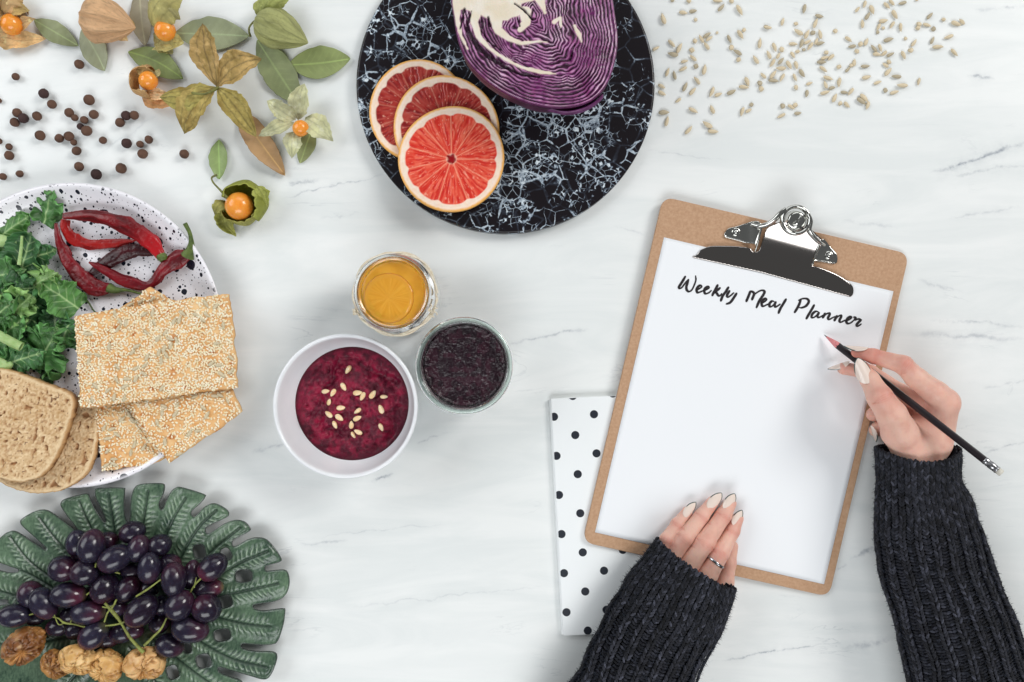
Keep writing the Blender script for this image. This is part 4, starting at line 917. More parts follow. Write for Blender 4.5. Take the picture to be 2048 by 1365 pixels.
# ---------------------------------------------------------------- dried figs
def fig(x, y, a, b, ang, label, seed, z=36, cut=0, col=((190, 140, 78), (232, 186, 120))):
    p = pt(*tr(x, y), z); k = 1 / 3.413 / 2
    nu, nv = 96, 64; th = np.linspace(0.001, np.pi - .001, nv)[:, None]; ph = np.linspace(0, 2 * np.pi, nu, endpoint=False)[None]
    n = np.stack([np.sin(th) * np.cos(ph), np.sin(th) * np.sin(ph), np.cos(th) + 0 * ph], -1)
    fold = np.abs(fbm(np.stack([np.cos(ph) * 2.4 + 0 * th, np.sin(ph) * 2.4 + 0 * th, np.cos(th) * .9 + 0 * ph], -1) + .6 * fbm(n, .5, 2, seed)[..., None], 1.05, 3, seed))
    r = 1 - .26 * np.exp(-(fold / .075) ** 2) + .16 * fbm(n, .9, 2, seed + 4) + .05 * fbm(n * [1, 1, .35], .16, 2, seed + 6)
    r = r - .42 * np.exp(-(th / .30) ** 2)
    V = n * r[..., None] * [a * k, b * k, (a + b) / 2 * k * .72]
    tl = .5; R1 = np.array([[1, 0, 0], [0, math.cos(tl), -math.sin(tl)], [0, math.sin(tl), math.cos(tl)]]); an = math.radians(ang)
    R2 = np.array([[math.cos(an), -math.sin(an), 0], [math.sin(an), math.cos(an), 0], [0, 0, 1]])
    V = V @ R1.T @ R2.T + p; G = V.transpose(1, 0, 2)
    C = mixc(lin(col[0]), lin(col[1]), sm(-.4, .5, fbm(n, .5, 3, seed + 8))); C = mixc(C, lin((110, 68, 34)), np.exp(-(fold / .05) ** 2) * .5); C = mixc(C, lin((240, 205, 148)), sm(.3, .7, fbm(n, .3, 2, seed + 11)) * .4)
    Vv, F = grid(G, wu=True)
    mk("dried_fig", Vv, F[:, ::-1], mat("fig_skin", None, rough=.34, spec=.5, sss=.1, ssss=4, bump=(3, .3)), None, C.transpose(1, 0, 2).reshape(-1, 3), label=label, cat="dried fig", group="dried figs on the leaf tray")
fig(165, 1115, 300, 240, 38, "largest brown dried fig, under the leftmost grapes", 3, 44, col=((120, 74, 38), (196, 140, 80)))
fig(375, 1240, 190, 220, 10, "small dark dried fig, second from the left of the row", 8, 36, col=((130, 84, 44), (190, 136, 74)))
fig(725, 1255, 260, 250, -15, "plump dried fig with a curled fold, between two others", 13, 38)
fig(540, 1212, 250, 240, 0, "pale dried fig with a puckered star centre, middle of the row", 21, 50, col=((204, 156, 92), (240, 200, 138)))
fig(990, 1240, 280, 250, 5, "split dried fig under the end of the grape stem", 34, 42, col=((192, 140, 80), (234, 190, 132)))

# ---------------------------------------------------------------- allspice / peppercorns
def pepper():
    L = [(91, 449, 22), (255, 549, 29), (303, 611, 26), (520, 585, 31), (99, 661, 27), (137, 693, 29), (86, 717, 27), (216, 680, 27), (404, 660, 27), (437, 690, 21), (492, 703, 23), (548, 670, 27), (470, 742, 20), (506, 767, 31), (737, 677, 28), (785, 675, 26), (701, 718, 27), (234, 794, 29),
         (346, 811, 26), (403, 798, 28), (431, 834, 19), (602, 822, 22), (448, 884, 27), (740, 840, 29), (819, 845, 21), (870, 818, 24), (834, 901, 29), (1077, 902, 27), (52, 860, 20), (53, 911, 27), (462, 976, 27), (563, 1021, 31), (708, 987, 31), (115, 1018, 21), (17, 1035, 21), (-6, 590, 15), (-6, 828, 18), (463, 377, 27)]
    lab = {27: "peppercorn lying alone farthest right, near the small green bay leaf", 37: "peppercorn alone beside the grey-green bay leaf, farthest from the plate", 0: "lone peppercorn above and left of the others, near the frame edge", 21: "small reddish brown peppercorn standing alone amid the scatter",
           1: "blackest peppercorn, just beyond the main scatter", 32: "large peppercorn just beyond the plate's rim, right of another large one", 31: "large peppercorn closest to the top of the plate's rim", 14: "middle peppercorn of the touching trio right of centre", 15: "right peppercorn of the touching trio", 16: "left peppercorn of the touching trio",
           5: "front peppercorn of the touching trio at the left edge", 3: "pale brown large peppercorn above the centre of the scatter", 23: "dark large peppercorn left of the three close together"}
    M = mat("peppercorn_skin", (108, 80, 66), (74, 54, 46), 7, rough=.72, spec=.2, bump=(2.4, .8)); M2 = mat("peppercorn_dark", (76, 56, 54), (52, 40, 40), 7, rough=.7, spec=.2, bump=(2.4, .8))
    bv, bf = ellip(20, 14); mes = []
    for s in range(4):
        r = 1 + .05 * vn(bv, .7, s) + .03 * vn(bv, .25, s + 9) - .10 * np.exp(-((bv[:, 2] - 1) / .05) ** 2) * (s % 2)
        mes.append((mesh("peppercorn", bv * r[:, None] * S, bf, M), mesh("peppercorn", bv * r[:, None] * S, bf, M2)))
    for i, (x, y, r) in enumerate(L):
        r = r / 2.926 * .98; p = pt(x / 2.926, y / 2.926, r); o = bpy.data.objects.new("peppercorn", mes[i % 4][1 if i in (1, 14, 23, 5, 31, 12) else 0]); SC.collection.objects.link(o)
        o.location = tuple(np.array([p[0], p[1], r * .96]) * S); o.scale = (r, r, r * .96); o.rotation_euler = (random.uniform(-.6, .6), random.uniform(-.6, .6), random.uniform(0, 6))
        wx = "at the frame's left edge" if x < 60 else ("left of the scatter" if x < 330 else ("mid scatter" if x < 560 else "right of the scatter"))
        wy = "row nearest the plate" if y > 930 else ("near row" if y > 800 else ("middle row" if y > 690 else "far row"))
        sz = "small" if r < 8 else ("large" if r > 9.6 else "medium")
        setp(o, lab.get(i, "%s brown peppercorn %s, %s" % (sz, wx, wy)), "peppercorn", "peppercorns scattered on the marble")
pepper()

# ---------------------------------------------------------------- bay leaves
def cl(x, y): return (x / 2.926, y / 2.926)
M_bay = mat("bay_leaf_skin", None, rough=.45, spec=.4, bump=(4, .25))
def bay(a, b, wd, col, label, seed, z=3, lift=6, bend=0., asym=1.0, rag=0.):
    A = pt(*cl(*a), z); B = pt(*cl(*b), z + 2); ax = B - A; L = np.linalg.norm(ax); ax /= L; sd = np.array([-ax[1], ax[0], 0]); sd /= np.linalg.norm(sd); w2 = wd / 2.926 / 2
    ns, nt_ = 70, 36; s = np.linspace(0, 1, ns)[:, None]; u = np.linspace(-1, 1, nt_)[None]
    wv = w2 * np.sin(np.pi * np.clip(s, 0, 1) ** asym) ** .78 * (1 + .05 * vn(np.stack([s * 9 + 0 * u, np.sign(u) + 0 * s], -1), 1, seed) + rag * vn(np.stack([s * 22 + 0 * u, np.sign(u) + 0 * s], -1), 1, seed + 1))
    q = np.stack([s * L + 0 * u, u * wv], -1)
    P = A + ax * (s * L)[..., None] + sd * (u * wv + bend * L * np.sin(np.pi * s))[..., None]
    P[..., 2] = z + .8 + lift * (np.abs(u) ** 1.6 * .45 * sm(0, .5, s) + .5 * (1 + vn(q, 40, seed + 2)) * np.sin(np.pi * s)) + .5 * np.abs(np.sin((s * L - np.abs(u) * wv * .7) / 5.5)) * .6
    V, F = shell(P, .9)
    c0 = lin(np.array(col) * [1.02, .98, .98]); c0 = 1.18 * (c0 * .84 + .16 * c0.mean()); c = mixc(np.broadcast_to(c0 * .8, P.shape), c0 * 1.2, .5 + .7 * fbm(q, 26, 3, seed + 3)); lt = lin(np.minimum(np.array(col) * 1.22 + 14, 255))
    mid = np.exp(-(u * wv / 1.1) ** 2); ve = np.exp(-((((s * L - np.abs(u) * wv * .75) % 12.5) - 6.2) / .7) ** 2) * .28 * (1 - sm(.5, 1, np.abs(u))) * (.6 + .6 * vn(q, 15, seed + 60))
    c = mixc(c, lt, np.clip(mid * .9 + ve, 0, 1) * np.ones_like(s * u))
    mk("bay_leaf", V, F, M_bay, None, np.concatenate([c.reshape(-1, 3), c.reshape(-1, 3) * .9]), label=label, cat="bay leaf", group="bay leaves strewn on the marble")
bay((200, 118), (458, 270), 118, (124, 136, 92), "bay leaf running off the leftmost husked berry", 1)
bay((478, 175), (612, 415), 150, (136, 146, 112), "grey-green bay leaf sticking out under the closed tan husk", 2, bend=.04)
bay((815, -60), (850, 268), 130, (138, 134, 108), "greyish brown bay leaf cut off by the far frame edge", 3)
bay((1025, 195), (1455, 212), 200, (140, 154, 116), "wide pale bay leaf behind the open star husk", 4, lift=4)
bay((750, 305), (1070, 462), 150, (116, 134, 72), "dark green bay leaf above the small orange-husked berry", 5, bend=.06)
bay((1505, 235), (1750, 612), 190, (128, 144, 96), "large ragged bay leaf under the closed green husk", 6, lift=4, rag=.05)
bay((1688, 382), (2048, 345), 190, (126, 144, 82), "bay leaf farthest right, nearest the black board", 7, z=5, bend=-.02)
bay((1283, 818), (1284, 1050), 108, (124, 150, 86), "small light green bay leaf standing apart above the glossy berry", 8, lift=10)
bay((1395, 650), (1668, 1028), 150, (160, 128, 80), "brown dry bay leaf below the open star husk", 9, lift=12, rag=.04, asym=.9)
bay((1755, 958), (1830, 740), 105, (132, 144, 92), "olive bay leaf poking out under the paper-thin husk", 10, bend=-.02)
bay((1075, 730), (1180, 560), 110, (176, 124, 74), "orange-brown leaf tucked behind the star husk's lower petal", 11)

# ---------------------------------------------------------------- physalis
M_berry = mat("physalis_berry", (240, 144, 46), (248, 168, 74), 14, rough=.22, spec=.5, coat=.25, sss=.35, ssss=8, sssr=(1, .45, .1))
def mat_husk():
    m, nt, b, co = base_mat("husk_paper")
    c = node(nt, 'ShaderNodeAttribute', {}, attribute_name='Col').outputs['Color']
    nt.links.new(c, b.inputs['Base Color']); b.inputs['Roughness'].default_value = .5; b.inputs['Specular IOR Level'].default_value = .35
    tr_ = node(nt, 'ShaderNodeBsdfTranslucent', {'Color': c}); mx = node(nt, 'ShaderNodeMixShader', {0: .30, 1: b.outputs[0], 2: tr_.outputs[0]})
    h = noise_n(nt, co, 5, 4); bn = node(nt, 'ShaderNodeBump', {'Height': h, 'Strength': .9, 'Distance': 2.6 * S}); nt.links.new(bn.outputs[0], b.inputs['Normal'])
    nt.links.new(mx.outputs[0], nt.nodes['Material Output'].inputs[0]); return m
M_husk = mat_husk()
M_pst = mat("physalis_stem", (128, 130, 70), (100, 100, 56), 8, rough=.6)
def petal(t, base, tip, wd, z0, zm, z1, col, seed, cup=.3, bend=0., wide=.45, twist=0., dark=.35, col2=None):
    """a husk petal from base to tip; cup>0 edges rise, <0 they droop"""
    A = pt(*cl(*base), z0); B = pt(*cl(*tip), z1); ax = B - A; L = np.linalg.norm(ax); ax /= L; sd = np.cross([0, 0, 1.], ax); sd /= np.linalg.norm(sd)
    if twist: up0 = np.cross(ax, sd); sd = sd * math.cos(twist) + up0 * math.sin(twist)
    up = np.cross(ax, sd); w2 = wd / 2.926 / 2
    ns, nt_ = 60, 34; s = np.linspace(0, 1, ns)[:, None]; u = np.linspace(-1, 1, nt_)[None]
    e = math.log(.5) / math.log(wide)
    pb = 1.05; pa = wide * pb / (1 - wide) * .8; sc_ = np.clip(s, .01, .997); pk = pa / (pa + pb)
    wv = w2 * (sc_ ** pa * (1 - sc_) ** pb) / (pk ** pa * (1 - pk) ** pb) * (1 + .14 * vn(np.stack([s * 6 + 0 * u, np.sign(u) + 0 * s], -1), 1, seed) + .08 * vn(np.stack([s * 20 + 0 * u, np.sign(u) + 0 * s], -1), 1, seed + 1))
    q = np.stack([s * L + 0 * u, u * wv], -1)
    hz = (zm - (z0 + z1) / 2) * 4 * s * (1 - s)
    P = A + ax * (s * L)[..., None] + sd * (u * wv + bend * L * np.sin(np.pi * s))[..., None] + up * (cup * w2 * (np.abs(u) ** 2 - .3) * np.sin(np.pi * s) + 4.6 * fbm(q, 16, 3, seed + 2) * sm(0, .2, s) + 1.2 * np.exp(-(u * wv / 2.0) ** 2) + 1.6 * np.abs(vn(q * [.5, 1], 6, seed + 12)))[..., None]
    P[..., 2] += hz; P[..., 2] = np.maximum(P[..., 2], 1.2)
    V, F = shell(P, .7)
    c0 = lin(col); c1 = lin(col2) if col2 else c0 * .72
    c0 = c0 * 1.36; c1 = c1 * 1.2; c = mixc(np.broadcast_to(c0 * 1.12, P.shape), c1, .5 + .8 * fbm(q, 20, 3, seed + 3)); dk = c0 * .24
    n1 = 1.2 * vn(q, 9, seed + 6)
    mid = np.exp(-((u * wv + n1) / 1.4) ** 2); l2 = np.exp(-((np.abs(u) * wv - wv * .55 + n1) / 1.1) ** 2); br = np.exp(-((((s * L - np.abs(u) * wv * 1.2 + 3 * n1) % 15) - 7) / .7) ** 2) * .6
    net = 1 - sm(0, .10, np.abs(vn(q, 5, seed + 7)))
    c = mixc(c, dk, np.clip(np.maximum(mid, l2 * .8) + br * .7 + .35 * net, 0, 1) * dark)
    c = mixc(c, c0 * .5, (1 - sm(0, .12, s)) * .6 * np.ones_like(u)); c = mixc(c, np.minimum(c0 * 1.5 + .04, 1), sm(.1, .7, fbm(q, 7, 3, seed + 21)) * .45)
    mk("husk_petal", V, F, M_husk, t, np.concatenate([c.reshape(-1, 3)] * 2))
def hood(t, x, y, R, z, az0, az1, th0, th1, col, seed, sx=1.0, sy=1.0, dark=.5, nrib=5, lift=.9):
    """a cupped piece of husk: part of a ribbed shell round the berry, azimuth az0..az1 (degrees), th0 (ragged mouth) down to th1"""
    R = R / 2.926; p = pt(*cl(x, y), z); na, nt_ = 80, 40
    a = np.radians(np.linspace(az0, az1, na))[:, None]; v = np.linspace(0, 1, nt_)[None]
    edge = th0 + 9 * vn(np.stack([a * 2.2 + 0 * v, 0 * a * v], -1), 1, seed) + 5 * vn(np.stack([a * 7 + 0 * v, 0 * a * v], -1), 1, seed + 1)
    th = np.radians(edge + (th1 - edge) * v)
    n = np.stack([np.sin(th) * np.cos(a), np.sin(th) * np.sin(a), np.cos(th)], -1)
    r = 1 + .07 * np.abs(np.cos(nrib * a / 2)) ** 3 + .06 * fbm(n, .5, 3, seed + 2)
    G = n * r[..., None] * [R * sx, R * sy, R * lift] + p; G[..., 2] = np.maximum(G[..., 2], 1.2)
    V, F = shell(G, .7)
    c0 = lin(col) * 1.25; c = mixc(np.broadcast_to(c0, G.shape), c0 * .7, .5 + .8 * fbm(n, .5, 3, seed + 3))
    w_ = .25 * vn(n, .4, seed + 4); vein = np.exp(-(np.sin(nrib * a / 2 + w_) / .07) ** 2); net = 1 - sm(0, .12, np.abs(vn(n, .16, seed + 5)))
    c = mixc(c, c0 * .3, np.clip(vein * .9 + .4 * net, 0, 1) * dark); c = mixc(c, np.minimum(c0 * 1.5 + .04, 1), sm(.1, .7, fbm(n, .2, 3, seed + 21)) * .45)
    c = mixc(c, np.minimum(c0 * 1.4 + .03, 1), (1 - sm(0, .06, v)) * .6 * np.ones_like(a))
    mk("husk_petal", V, F, M_husk, t, np.concatenate([c.reshape(-1, 3)] * 2))
def berry(t, x, y, r, z=None):
    r = r / 2.926 * .97; z = r + 1 if z is None else z; p = pt(*cl(x, y), z); bv, bf = ellip(36, 24); rr = 1 + .012 * vn(bv, .9, int(x))
    mk("berry", bv * rr[:, None] * [r, r, r * .97] + p, bf, M_berry, t)
def stem(t, P, R):
    V, F = tube([pt(*cl(x, y), z) for x, y, z in P], R, 8, 26, wr=.12); mk("stem", V, F, M_pst, t)
def ph(label, x, y): 
    c = pt(*cl(x, y), 0); return thing("physalis", label, "physalis", (c[0], c[1], 0), "physalis fruits on the marble")
TAN, OLV, GRN, PAL = (214, 182, 132), (176, 160, 94), (160, 164, 82), (206, 206, 168)
t = ph("physalis at the far left corner, berry cupped in a spread tan husk", 70, 145)
berry(t, 68, 145, 62); hood(t, 30, 90, 120, 26, 20, 215, 40, 130, TAN, 1, 1.0, .9); petal(t, (20, 60), (-60, 170), 150, 20, 34, 6, TAN, 1, .4); petal(t, (10, 60), (145, -30), 170, 26, 40, 26, TAN, 2, -.5, .08); petal(t, (60, 60), (180, 68), 90, 24, 34, 20, (196, 168, 108), 3, .2)
petal(t, (95, 185), (215, 112), 75, 8, 22, 22, TAN, 4, .4); petal(t, (-60, 190), (275, 225), 120, 4, 10, 8, (222, 190, 138), 5, .5, -.10)
def lantern(label, x, y, ln, wd, ang, col, seed, z, tipx=.0, dark=.45):
    t = ph(label, x, y); p = pt(*cl(x, y), z); nu, nv = 120, 56; s = np.linspace(0, 1, nv)[:, None]; a = np.linspace(0, 2 * np.pi, nu, endpoint=False)[None]
    r = np.sin(np.pi * s ** .72) ** .62 * (1 - .35 * s ** 3); r = np.where(s > .86, r * (1 - .2 * sm(.86, 1, s)), r)
    rib = np.cos(5 * a); q3 = np.stack([np.cos(a) * 2 + 0 * s, np.sin(a) * 2 + 0 * s, s * 3 + 0 * a], -1)
    rr = r * (1 + .16 * np.abs(np.cos(4 * a)) ** 5 + .07 * fbm(q3, .7, 3, seed) + .05 * fbm(q3 * [1, 1, .5], .16, 2, seed + 30))
    k = 1 / 2.926 / 2
    G = np.stack([(s - .5) * ln * 2 * k + 0 * a, rr * np.cos(a) * wd * k, rr * np.sin(a) * wd * k * .82], -1)
    G[..., 2] = np.maximum(G[..., 2], -z + 1)
    an = math.radians(ang); R = np.array([[math.cos(an), math.sin(an), 0], [-math.sin(an), math.cos(an), 0], [0, 0, 1]]); G = G @ R + p
    V, F = grid(G, wv=True)
    c0 = lin(col); c0 = c0 * 1.25; c = mixc(np.broadcast_to(c0 * 1.1, G.shape), c0 * .75, .5 + .8 * fbm(q3, .6, 3, seed + 2))
    wob = .12 * vn(q3, .5, seed + 4); vein = np.exp(-(np.sin(4 * a + wob * 4) / .16) ** 2); v2 = np.exp(-(np.sin(8 * a + s * 3 + wob * 6) / .2) ** 2) * .5; net = (1 - sm(0, .12, np.abs(vn(q3, .22, seed + 5)))) * .4
    c = mixc(c, c0 * .42, np.clip(vein + v2 + net, 0, 1) * dark)
    mk("husk", V, F, M_husk, t, c.reshape(-1, 3)); return t
t = lantern("closed tan papery husk beside the far left berry", 635, 130, 318, 235, -12, (220, 182, 140), 4, 36, dark=.65)
petal(t, (690, 190), (750, 242), 60, 12, 14, 6, (216, 190, 140), 41, .2); petal(t, (740, 130), (790, 160), 50, 26, 30, 26, (200, 180, 120), 42, .2)
t = ph("physalis with a berry squeezed between two olive husk halves", 965, 180)
berry(t, 966, 180, 61, 24); petal(t, (890, 150), (1070, -10), 190, 20, 52, 30, (180, 172, 112), 6, -.9, .05, .4); petal(t, (900, 20), (1060, 120), 120, 22, 44, 30, (186, 178, 120), 66, -.8, .04, .45); petal(t, (900, 200), (1080, 255), 150, 6, 16, 14, (188, 178, 118), 7, .5, -.10, .5); petal(t, (940, 235), (1010, 318), 120, 8, 16, 8, (190, 182, 124), 8, .4)
t = ph("small physalis berry with an orange-tan husk folded beneath it", 870, 475)
berry(t, 868, 473, 55, 26); hood(t, 850, 478, 84, 24, 60, 290, 52, 135, (208, 170, 118), 9, 1.0, 1.05); petal(t, (835, 575), (1060, 600), 100, 4, 18, 14, (216, 168, 116), 10, .5, -.06, .45); petal(t, (800, 410), (915, 440), 60, 30, 32, 30, (198, 168, 110), 11, .3); petal(t, (905, 450), (940, 405), 35, 26, 30, 36, (190, 180, 130), 12, .2)
petal(t, (870, 560), (1000, 560), 70, 14, 24, 22, (230, 196, 150), 43, .4)
t = ph("empty husk opened flat as a five-petal star", 1275, 512)
for i, (tip, wd, z1, cp, cc, bd) in enumerate([((1188, 140), 150, 48, .45, (184, 156, 104), .03), ((1532, 345), 170, 46, .45, (188, 160, 104), .07), ((935, 572), 165, 44, -.5, (174, 164, 94), .13), ((1082, 788), 180, 30, .4, (184, 166, 100), -.07), ((1502, 805), 145, 22, .5, (170, 156, 90), .05)]):
    petal(t, (1272, 512), tip, wd, 26, 52, z1, cc, 20 + i, cp, bd, .58, 0, .7, (150, 126, 66))
stem(t, [(1275, 515, 30), (1240, 535, 44), (1190, 552, 56), (1120, 545, 66)], [3.4, 2.4, 2.2, 2.4])
t = lantern("closed pale green husk with a hooked stem near the black board", 1650, 185, 330, 205, -24, (172, 174, 116), 9, 36, dark=.65)
stem(t, [(1535, 112, 40), (1490, 125, 38), (1458, 165, 30), (1464, 215, 18)], [2.2, 2.0, 2.0, 2.6]); petal(t, (1510, 105), (1705, -20), 120, 36, 44, 30, (160, 166, 98), 30, -.6, .08); petal(t, (1515, 100), (1530, -10), 60, 34, 42, 34, (160, 164, 98), 31, .3)
t = ph("small physalis in a pale papery husk beside the dry brown leaf", 1760, 750)
for i, (a, tip, wd, z1, cp) in enumerate([((1745, 700), (1782, 490), 120, 44, .5), ((1730, 700), (1562, 590), 110, 40, .5), ((1720, 720), (1515, 802), 75, 24, .6), ((1735, 770), (1712, 930), 110, 8, .3), ((1790, 690), (1950, 828), 130, 20, .5)]):
    petal(t, a, tip, wd, 14, 34, z1, PAL, 50 + i, cp, .03, .5, 0, .3)
berry(t, 1760, 752, 48, 34)
t = ph("glossy big orange physalis berry in an open green husk, nearest the plate", 1400, 1208)
berry(t, 1400, 1208, 82, 30)
hood(t, 1428, 1190, 124, 26, -52, 165, 50, 165, (158, 164, 74), 60, 1.0, 1.02); hood(t, 1415, 1210, 108, 24, -165, -20, 60, 165, (164, 162, 84), 62, 1.05, .95); petal(t, (1500, 1090), (1565, 1215), 90, 40, 46, 26, (166, 170, 88), 61, .5, .10, .5, 0, .5)
petal(t, (1335, 1185), (1385, 1385), 100, 22, 14, 6, (158, 158, 84), 63, .8, -.22, .5, 0, .4); petal(t, (1330, 1180), (1262, 1260), 70, 20, 36, 12, (156, 152, 84), 64, .3)
stem(t, [(1330, 1160, 40), (1285, 1110, 44), (1248, 1070, 40), (1240, 1040, 34), (1270, 1025, 30)], [3.2, 2.0, 1.8, 1.9, 2.6])

# ---------------------------------------------------------------- sunflower seeds
def seeds():
    A = [(310, 3, 0, 50), (483, 15, -35, 60), (760, 8, -5, 90), (893, 18, 75, 55), (793, 75, 50, 90), (972, 100, -65, 105), (228, 183, -75, 105), (423, 126, -5, 80), (517, 112, 15, 75), (540, 190, -60, 45), (310, 427, -50, 90), (385, 470, 60, 100), (320, 530, -10, 100), (155, 475, 30, 75), (542, 407, -40, 55), (597, 380, -65, 80),
         (655, 345, 30, 85), (678, 378, 35, 75), (650, 450, -50, 85), (755, 320, 20, 35), (873, 385, -70, 85), (885, 465, -10, 60), (980, 340, -55, 95), (1018, 300, -50, 45), (950, 512, -30, 95), (968, 582, 10, 60), (1170, 422, 80, 95), (1130, 582, -55, 90), (1240, 268, -10, 65), (513, 487, 30, 60), (517, 567, -45, 80), (435, 601, 10, 70),
         (553, 645, 30, 60), (417, 675, 30, 85), (628, 680, 80, 100), (268, 705, 65, 85), (337, 735, -80, 85), (212, 845, -25, 75), (213, 912, -20, 80), (555, 787, -50, 90), (440, 848, 60, 90), (515, 892, 45, 90), (700, 900, 70, 100), (765, 925, 25, 75), (893, 900, 25, 95), (372, 982, 30, 65), (1015, 852, -10, 95), (1045, 800, -65, 90),
         (1163, 815, 15, 60), (1188, 865, 30, 60), (520, 1078, -30, 95), (705, 1068, -70, 85), (235, 1100, 5, 100), (262, 1185, 80, 95), (997, 1093, 75, 90), (1060, 1080, 25, 65), (1090, 1018, 60, 50), (658, 1217, -30, 105), (713, 1285, 0, 100), (475, 1270, 50, 100)]
    B = [(618, 103, 75, 100), (372, 248, 70, 85), (530, 270, 20, 55), (200, 312, -10, 90), (790, 185, -10, 95), (745, 265, 65, 110), (552, 365, -35, 110), (650, 390, 65, 110), (718, 367, 80, 60), (797, 390, -75, 105), (280, 540, -75, 100), (493, 503, -5, 95), (585, 500, 75, 100), (655, 480, 30, 85), (755, 470, 70, 80),
         (685, 530, 50, 100), (800, 495, 10, 95), (370, 568, -15, 65), (215, 625, -60, 100), (322, 635, 65, 75), (353, 695, 45, 90), (255, 720, 55, 100), (487, 628, -55, 80), (548, 585, 30, 60), (608, 570, 20, 50), (445, 740, -65, 100), (525, 745, -80, 90), (350, 778, 0, 110), (590, 835, -50, 100), (512, 885, -65, 90),
         (150, 862, -50, 80), (265, 850, 50, 110), (270, 920, -5, 115), (365, 885, 65, 95), (525, 990, 80, 70), (675, 952, 15, 75), (645, 1067, 80, 80), (875, 600, -10, 65), (850, 660, 20, 90), (920, 655, 45, 95), (815, 708, -5, 100), (835, 790, -40, 100), (968, 360, 50, 60), (1018, 760, 15, 70), (1115, 790, 50, 85), (1145, 745, -20, 55),
         (1187, 713, 80, 80), (1120, 450, -35, 90), (1160, 530, 15, 90), (1218, 580, 70, 60), (890, 890, -20, 110), (860, 965, -70, 85), (935, 1003, 15, 75), (855, 1055, 20, 110), (1015, 940, 85, 105), (963, 1115, 60, 100), (1075, 1055, -10, 85), (1145, 1045, 55, 95), (1033, 1178, 5, 60), (1103, 1195, -45, 85), (365, 1210, 10, 70), (470, 1220, -35, 85), (523, 1193, 35, 65), (355, 1320, 30, 100), (545, 1290, 10, 80)]
    Cc = [(80, 100, 45, 70), (153, 48, 70, 75), (230, 105, -65, 95), (185, 170, 65, 85), (130, 250, -85, 90), (387, 60, -50, 80), (440, 30, -50, 75), (550, 33, 15, 85), (470, 155, -55, 100), (352, 220, 10, 95), (300, 285, 60, 80), (295, 340, 20, 45), (355, 295, 30, 40), (442, 265, 60, 85), (533, 290, -85, 90), (405, 418, 10, 100), (578, 408, 0, 45),
          (173, 440, 70, 80), (115, 473, -60, 60), (250, 510, -50, 95), (318, 505, -75, 80), (283, 573, -15, 80), (357, 563, 40, 75), (425, 575, 30, 85), (673, 450, 55, 90), (635, 535, 55, 65), (562, 583, -70, 90), (840, 168, 50, 85), (718, 255, 0, 65), (720, 300, -30, 60), (810, 265, -20, 85), (870, 303, -35, 60), (988, 210, -30, 55),
          (1115, 250, -15, 105), (1175, 230, -45, 75), (865, 425, 60, 80), (925, 495, 0, 110), (1035, 388, 20, 100), (1095, 553, -45, 95), (163, 697, 5, 95), (372, 685, -40, 70), (412, 660, -65, 65), (403, 755, 50, 100), (487, 805, 0, 100), (175, 812, 15, 95), (290, 868, 15, 80), (548, 897, -5, 110), (377, 948, 20, 55), (467, 972, 20, 95), (723, 860, 80, 80),
          (150, 1030, -50, 105), (120, 1065, -40, 105), (185, 1110, 75, 85), (705, 0, 0, 40)]
    L = [(1280 + x / 4.877, y / 4.877, a, l / 4.877) for x, y, a, l in A] + [(1500 + x / 5.686, y / 5.686, a, l / 5.686) for x, y, a, l in B] + [(1700 + x / 5.248, y / 5.248, a, l / 5.248) for x, y, a, l in Cc]
    # seeds share a few meshes: whole kernels, creased ones, broken chips
    M = mat("kernel_pale", (228, 212, 182), (198, 180, 146), 5, rough=.5, bump=(2, .45)); M2 = mat("kernel_dark", (196, 184, 158), (164, 150, 122), 5, rough=.55, bump=(2, .5))
    bv, bf = ellip(14, 12); var = []
    for s in range(5):
        x = bv[:, 0]; w_ = 1 - .28 * x + .0; tip = np.where(x > .5, 1 - (x - .5) * .9, 1)
        V = bv.copy(); V[:, 1] *= w_ * tip; V[:, 2] *= w_ * tip
        V[:, 2] += .22 * np.exp(-(V[:, 1] / .25) ** 2) * (V[:, 2] > 0) * (.5 if s % 2 else -.9); V[:, 1] += .12 * np.sin(x * 2 + s); V *= (1 + .06 * vn(bv, .6, s))[:, None]
        V *= [.5, .19, .15]; var.append(tuple(mesh("sunflower_seed", V * S, bf, q) for q in (M, M2)))
    chips = []
    for s in range(3):
        V = bv.copy(); V[:, 0] = np.clip(V[:, 0], -.9, .35); V[:, 1] *= (1 - .35 * V[:, 0]); V *= (1 + .16 * vn(bv, .7, s + 20))[:, None]; V *= [.52, .36, .24]; chips.append(tuple(mesh("sunflower_seed", V * S, bf, q) for q in (M, M2)))
    lab = {(1280, 1270): ''}
    xs = np.array([l[0] for l in L]); ys = np.array([l[1] for l in L]); ln = np.array([l[3] for l in L])
    for i, (x, y, a, l) in enumerate(L):
        d = np.hypot(xs - x, ys - y); d[i] = 1e9; near = np.sort(d)
        chip = l < 12.5; stack = near[0] < 9
        me = (chips[i % 3] if chip else var[i % 5])[1 if (i * 7) % 4 == 0 else 0]
        z = .17 * l * (1.0 if not chip else 1.2) + (2.2 if (near[0] < 8 and i % 2) else 0)
        p = pt(x, y, z); o = bpy.data.objects.new("sunflower_seed", me); SC.collection.objects.link(o)
        o.location = tuple(np.array([p[0], p[1], z]) * S); l2 = l * 1.06; wd = l2 if chip else max(l2, 17.0)
        o.scale = (l2, wd * random.uniform(.88, 1.1), wd); fl = 0 if (i * 5) % 3 else 180
        o.rotation_euler = (random.uniform(-.5, .5), 0, math.radians(a + fl))
